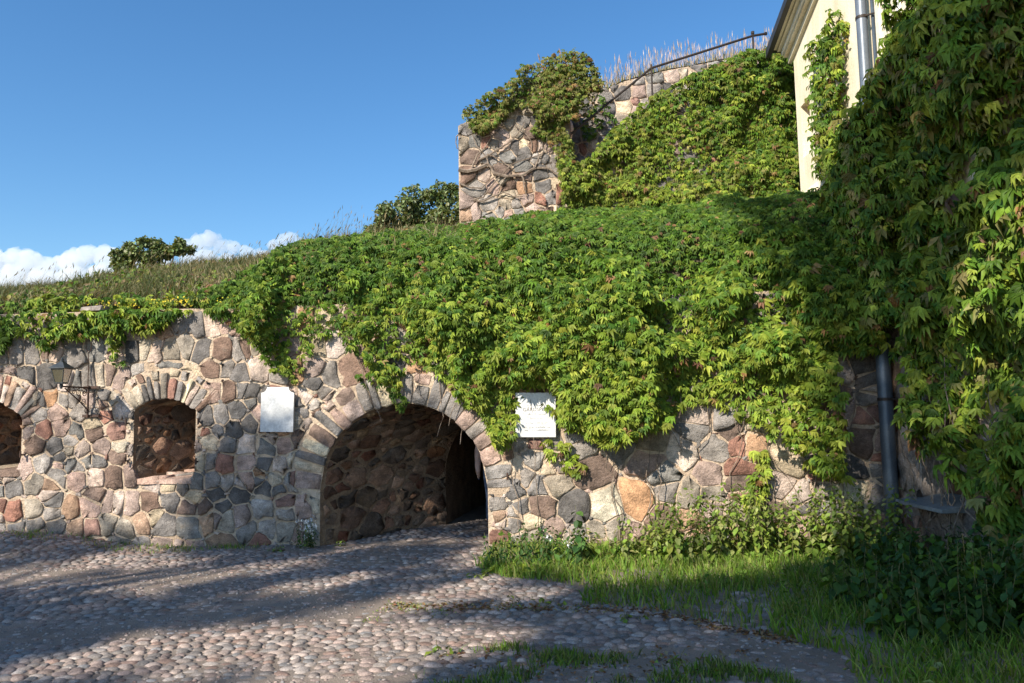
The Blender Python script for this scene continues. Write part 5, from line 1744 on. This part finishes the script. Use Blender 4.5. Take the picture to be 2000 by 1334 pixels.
# ------------------------------------------------------------------ trees behind the bank
def crown_leaves(centres, radii, per, L_, cols):
    P_ = []
    for c, r in zip(centres, radii):
        q = unit(rng.normal(0, 1, (per, 3))) * (r * rng.uniform(.55, 1.05, (per, 1)))
        P_.append(c + q * np.array([1, 1, .8]))
    P_ = np.concatenate(P_); n = len(P_)
    nr = UP * .7 + rng.normal(0, .7, (n, 3)); dn = -UP + rng.normal(0, .8, (n, 3))
    return leaf_cloud([LENS, OVAL], P_, frames(nr, dn), rng.uniform(.7, 1.2, n) * L_, vary(cols, n))
def back_tree(name, label, px_blobs, y0, per, L_, base_z, trunk_px, cols):
    C_ = []; R_ = []
    sc_ = FPX / y0
    for (a, b, r) in px_blobs:
        c = aty(a, b, y0)
        for _ in range(5):
            C_.append(c + rng.normal(0, r / sc_ * .5, 3)); R_.append(r / sc_ * rng.uniform(.4, .75))
    t0 = aty(trunk_px[0], trunk_px[1], y0)
    root = thing(name, label, 'tree', (float(t0[0]), y0, base_z))
    V, F, C = crown_leaves(np.array(C_), R_, per, L_, cols)
    put('crown', npmesh('crown', V, F, C, M['leaf']), root)
    b = np.array([t0[0], y0, base_z])
    MB().tube([b, (b + t0) / 2 + np.array([.05, 0, 0]), t0], [.14, .10, .06], 8).build('trunk', M['bark'], root, True)
    for c in C_[::5]:
        MB().tube(wander((b + t0) / 2, c, 5, .06), list(np.linspace(.05, .012, 5)), 5).build('branch', M['bark'], root, True)
TREE = [(.15, .20, .07), (.19, .235, .10), (.11, .16, .055), (.24, .27, .15)]
back_tree('maple_tree', 'leafy green tree rising behind the bank left of the bastion', [(745, 435, 26), (775, 445, 30), (795, 415, 34), (830, 420, 38), (865, 375, 28), (885, 395, 34), (845, 450, 34), (890, 440, 36), (930, 400, 40), (800, 455, 30), (740, 455, 26), (870, 420, 40)], 21.0, 230, .12, 1.0, (850, 470), TREE)
back_tree('round_shrub', 'low leafy shrub showing above the grassy crest before the clouds', [(235, 498, 16), (262, 495, 20), (295, 488, 20), (325, 490, 22), (350, 488, 18), (300, 505, 26), (250, 510, 20)], 17.0, 170, .10, 2.0, (300, 520), TREE)

# ------------------------------------------------------------------ clouds
def cloud(label, blobs, dist, floor_px=-1e6):
    """billows on billows: three generations of lobes, each a little uneven"""
    V, F, b = [], [], 0
    bms = {}
    for k in (2, 3, 4):
        bm = bmesh.new(); bmesh.ops.create_icosphere(bm, subdivisions=k, radius=1.0)
        bms[k] = (np.array([v.co[:] for v in bm.verts]), np.array([[v.index for v in f.verts] for f in bm.faces])); bm.free()
    def lobe(c, r, k):
        nonlocal b
        bv, bf = bms[k]
        nz = fbm(bv * 1.9 + rng.uniform(0, 50, 3), 4)
        V.append(bv * (0.70 + 0.6 * nz)[:, None] * r + c); F.append(bf + b); b += len(bv)
    def dirs(n, low):
        d = unit(rng.normal(0, 1, (n * 3, 3)))
        return d[d[:, 2] > low][:n]
    for (px_, py_, r) in blobs:
        c = CAM + ray(px_, py_) * dist
        rr = r / FPX * dist
        lobe(c, rr * .9, 4)
        for d1 in dirs(12, -.25):
            c1 = c + d1 * rr * np.array([1.0, .8, .72]) * rng.uniform(.6, 1.0); r1 = rr * rng.uniform(.26, .5)
            lobe(c1, r1, 3)
            for d2 in dirs(9, -.3):
                lobe(c1 + d2 * r1 * rng.uniform(.6, .95), r1 * rng.uniform(.2, .45), 2)
    V = np.concatenate(V)
    V[:, 2] = np.maximum(V[:, 2], floor_px / FPX * dist)
    o = put('cloud', npmesh('cloud', V, np.concatenate(F), None, None, True))
    md = o.modifiers.new('union', 'REMESH'); md.mode = 'VOXEL'; md.voxel_size = dist / FPX * 0.9
    me = bpy.data.meshes.new_from_object(o.evaluated_get(bpy.context.evaluated_depsgraph_get()))
    o.modifiers.clear()
    o.data = me
    me.materials.clear(); me.materials.append(M['cloud'])
    return tag(o, label, 'cloud', None, 'stuff')
cloud('broad grey-white cloud bank low at the left edge', [(x_, y_, r_) for x_, y_, r_ in ((-60, 520, 34), (-10, 515, 30), (30, 505, 24), (60, 512, 26), (100, 525, 26), (140, 512, 26), (170, 498, 22), (205, 500, 24), (235, 510, 26), (40, 540, 34), (90, 550, 36), (150, 548, 38), (210, 545, 36), (0, 560, 40), (260, 530, 34), (310, 530, 30), (280, 505, 18), (-100, 540, 50))], 1500.0)
cloud('bright white cumulus above the grassy crest right of the shrub', [(365, 480, 16), (390, 474, 19), (412, 468, 18), (432, 482, 16), (455, 484, 15), (482, 492, 14), (505, 500, 14), (400, 505, 24), (445, 512, 22), (480, 515, 20), (370, 510, 20)], 1300.0)
cloud('small peaked white cumulus behind the tall seeding stalks', [(535, 480, 14), (553, 468, 14), (568, 464, 13), (585, 476, 14), (605, 490, 12), (560, 500, 22), (520, 505, 18), (598, 500, 14)], 1300.0)

# ------------------------------------------------------------------ trees beside and behind the viewer, whose shade falls into the court
def shade_points():
    pts = []
    az = np.array([math.sin(SUN_AZ), math.cos(SUN_AZ)])
    ax2 = np.array([az[1], -az[0]])
    LIT = [px_poly_ground(p) for p in ([(0, 1300), (250, 1228), (480, 1200), (640, 1190), (900, 1192), (1000, 1225), (960, 1270), (700, 1334), (60, 1334)],
           [(830, 1062), (955, 1040), (975, 1090), (880, 1098)], [(960, 1100), (1010, 1040), (1700, 1040), (1700, 1075), (1500, 1135), (1300, 1150), (1140, 1145)], [(960, 1140), (1135, 1143), (1120, 1182), (930, 1180)], [(0, 1030), (420, 1040), (340, 1062), (0, 1058)])]
    DK = [px_poly_ground(p) for p in ([(1130, 1152), (1300, 1155), (1500, 1140), (1750, 1090), (2100, 1060), (2300, 1400), (1000, 1400), (1050, 1200)], [(0, 1180), (400, 1165), (700, 1175), (560, 1195), (200, 1235), (0, 1285)], [(380, 1062), (640, 1070), (900, 1065), (840, 1100), (400, 1095)])]
    xs = np.arange(-8.5, 6.0, .17); ys = np.arange(4.2, 10.6, .17)
    X, Y = [a.ravel() for a in np.meshgrid(xs, ys)]
    X = X + rng.uniform(-.1, .1, len(X)); Y = Y + rng.uniform(-.1, .1, len(Y))
    al, ac = X * az[0] + Y * az[1], X * ax2[0] + Y * ax2[1]
    nz = fbm(np.stack([al * .5, ac * 3.6, al * 0 + 3], -1), 3)
    nz = 0.5 + (nz - 0.5) * 1.5
    bias = np.full(len(X), 0.0)
    for p in LIT: bias = np.where(inpoly(X, Y, p), -0.45, bias)
    for p in DK: bias = np.where(inpoly(X, Y, p), 0.26 if p is DK[0] else 0.10, bias)
    ok = frustum_ok(X, Y, 1.0) & (nz + bias > 0.5) & (Y < wall_y(X) - .05)
    pts.append(np.stack([X, Y, G(X, Y)], 1)[ok])
    def on_wall(poly, step, prob):
        P = np.array([wsh(*q) for q in poly]); lo, hi = P.min(0), P.max(0)
        S, H = [a.ravel() for a in np.meshgrid(np.arange(lo[0], hi[0], step), np.arange(lo[1], hi[1], step))]
        S = S + rng.uniform(-step / 2, step / 2, len(S)); H = H + rng.uniform(-step / 2, step / 2, len(H))
        k = inpoly(S, H, P) & (rng.random(len(S)) < prob)
        pts.append(wmap(S[k], H[k], np.zeros(k.sum())))
    on_wall([(392, 880), (440, 860), (515, 830), (560, 850), (620, 880), (632, 1075), (385, 1080), (380, 1000)], .15, 1.0)
    on_wall([(640, 1040), (650, 890), (720, 815), (800, 800), (860, 825), (895, 900), (905, 985), (800, 1010)], .19, 1.0)
    on_wall([(62, 800), (90, 805), (95, 880), (70, 880)], .15, 0.6)
    on_wall([(-80, 600), (25, 600), (25, 720), (-80, 740)], .2, 0.9)
    on_wall([(1540, 500), (1600, 490), (1660, 500), (1705, 560), (1705, 1040), (1670, 1000), (1640, 830), (1610, 700), (1560, 600)], .21, 0.5)
    on_wall([(1450, 425), (1560, 420), (1680, 430), (1700, 560), (1600, 560), (1500, 510)], .2, 0.6)
    P = np.array([atx(*q, HX - .3) for q in ((1690, 190), (1800, 45), (1850, -60), (2100, -60), (2100, 400), (1940, 380), (1900, 560), (1840, 720), (1790, 830), (1790, 1000), (2100, 1100), (2100, 1200), (1700, 1050), (1660, 640), (1620, 520), (1650, 430), (1660, 300))])
    lo, hi = P.min(0), P.max(0)
    Yh, Zh = [a.ravel() for a in np.meshgrid(np.arange(lo[0], hi[0], .2), np.arange(lo[1], hi[1], .2))]
    Yh = Yh + rng.uniform(-.1, .1, len(Yh)); Zh = Zh + rng.uniform(-.1, .1, len(Zh))
    k = inpoly(Yh, Zh, P) & (rng.random(len(Yh)) < np.where(Zh > 2.6, .9, .6))
    pts.append(np.stack([np.full(k.sum(), HX - .3), Yh[k], Zh[k]], 1))
    # upper right of the long creeper, on the bank beside the house
    X = rng.uniform(3.3, 4.5, 60); Y = rng.uniform(9.8, 11.6, 60)
    pts.append(np.stack([X, Y, bank(X, Y)], 1))
    return np.concatenate(pts)
sp_ = shade_points()
tl = 20.0 + 3.2 * (vnoise(sp_ * .8) - .5) * 2 + rng.uniform(-.8, .8, len(sp_))
cl_ = sp_ - SUN_D * tl[:, None]
TB = np.array([(-14.5, -5.5), (-8.5, -6.5)])
which = np.argmin(np.stack([np.hypot(cl_[:, 0] - b[0], cl_[:, 1] - b[1]) for b in TB]), 0)
for k in range(2):
    c = cl_[which == k]
    b = np.array([TB[k][0], TB[k][1], -.1])
    root = thing('linden_tree', ['tall leafy tree beyond the left edge shading the cobbles', 'tall leafy tree behind the viewer shading the house wall'][k], 'tree', tuple(b))
    per = 26
    P_ = np.repeat(c, per, 0) + rng.normal(0, .125, (len(c) * per, 3))
    n = len(P_)
    V, F, C = leaf_cloud([OVAL], P_, frames(rng.normal(0, 1, (n, 3)) + UP * .6, rng.normal(0, 1, (n, 3)) - UP * .5), rng.uniform(.10, .17, n), vary(TREE, n))
    put('crown', npmesh('crown', V, F, C, M['leaf']), root)
    top = c.mean(0) + np.array([0, 0, .5])
    mid = b * .45 + top * .55; mid[:2] = b[:2] * .8 + top[:2] * .2
    MB().tube([b, b * .7 + mid * .3, mid, top], [.34, .27, .2, .06], 10).build('trunk', M['bark'], root, True)
    for q in rng.choice(len(c), min(26, len(c)), replace=False):
        MB().tube(wander(mid + (top - mid) * rng.uniform(0, .7), c[q], 6, .12), list(np.linspace(.07, .01, 6)), 5).build('branch', M['bark'], root, True)
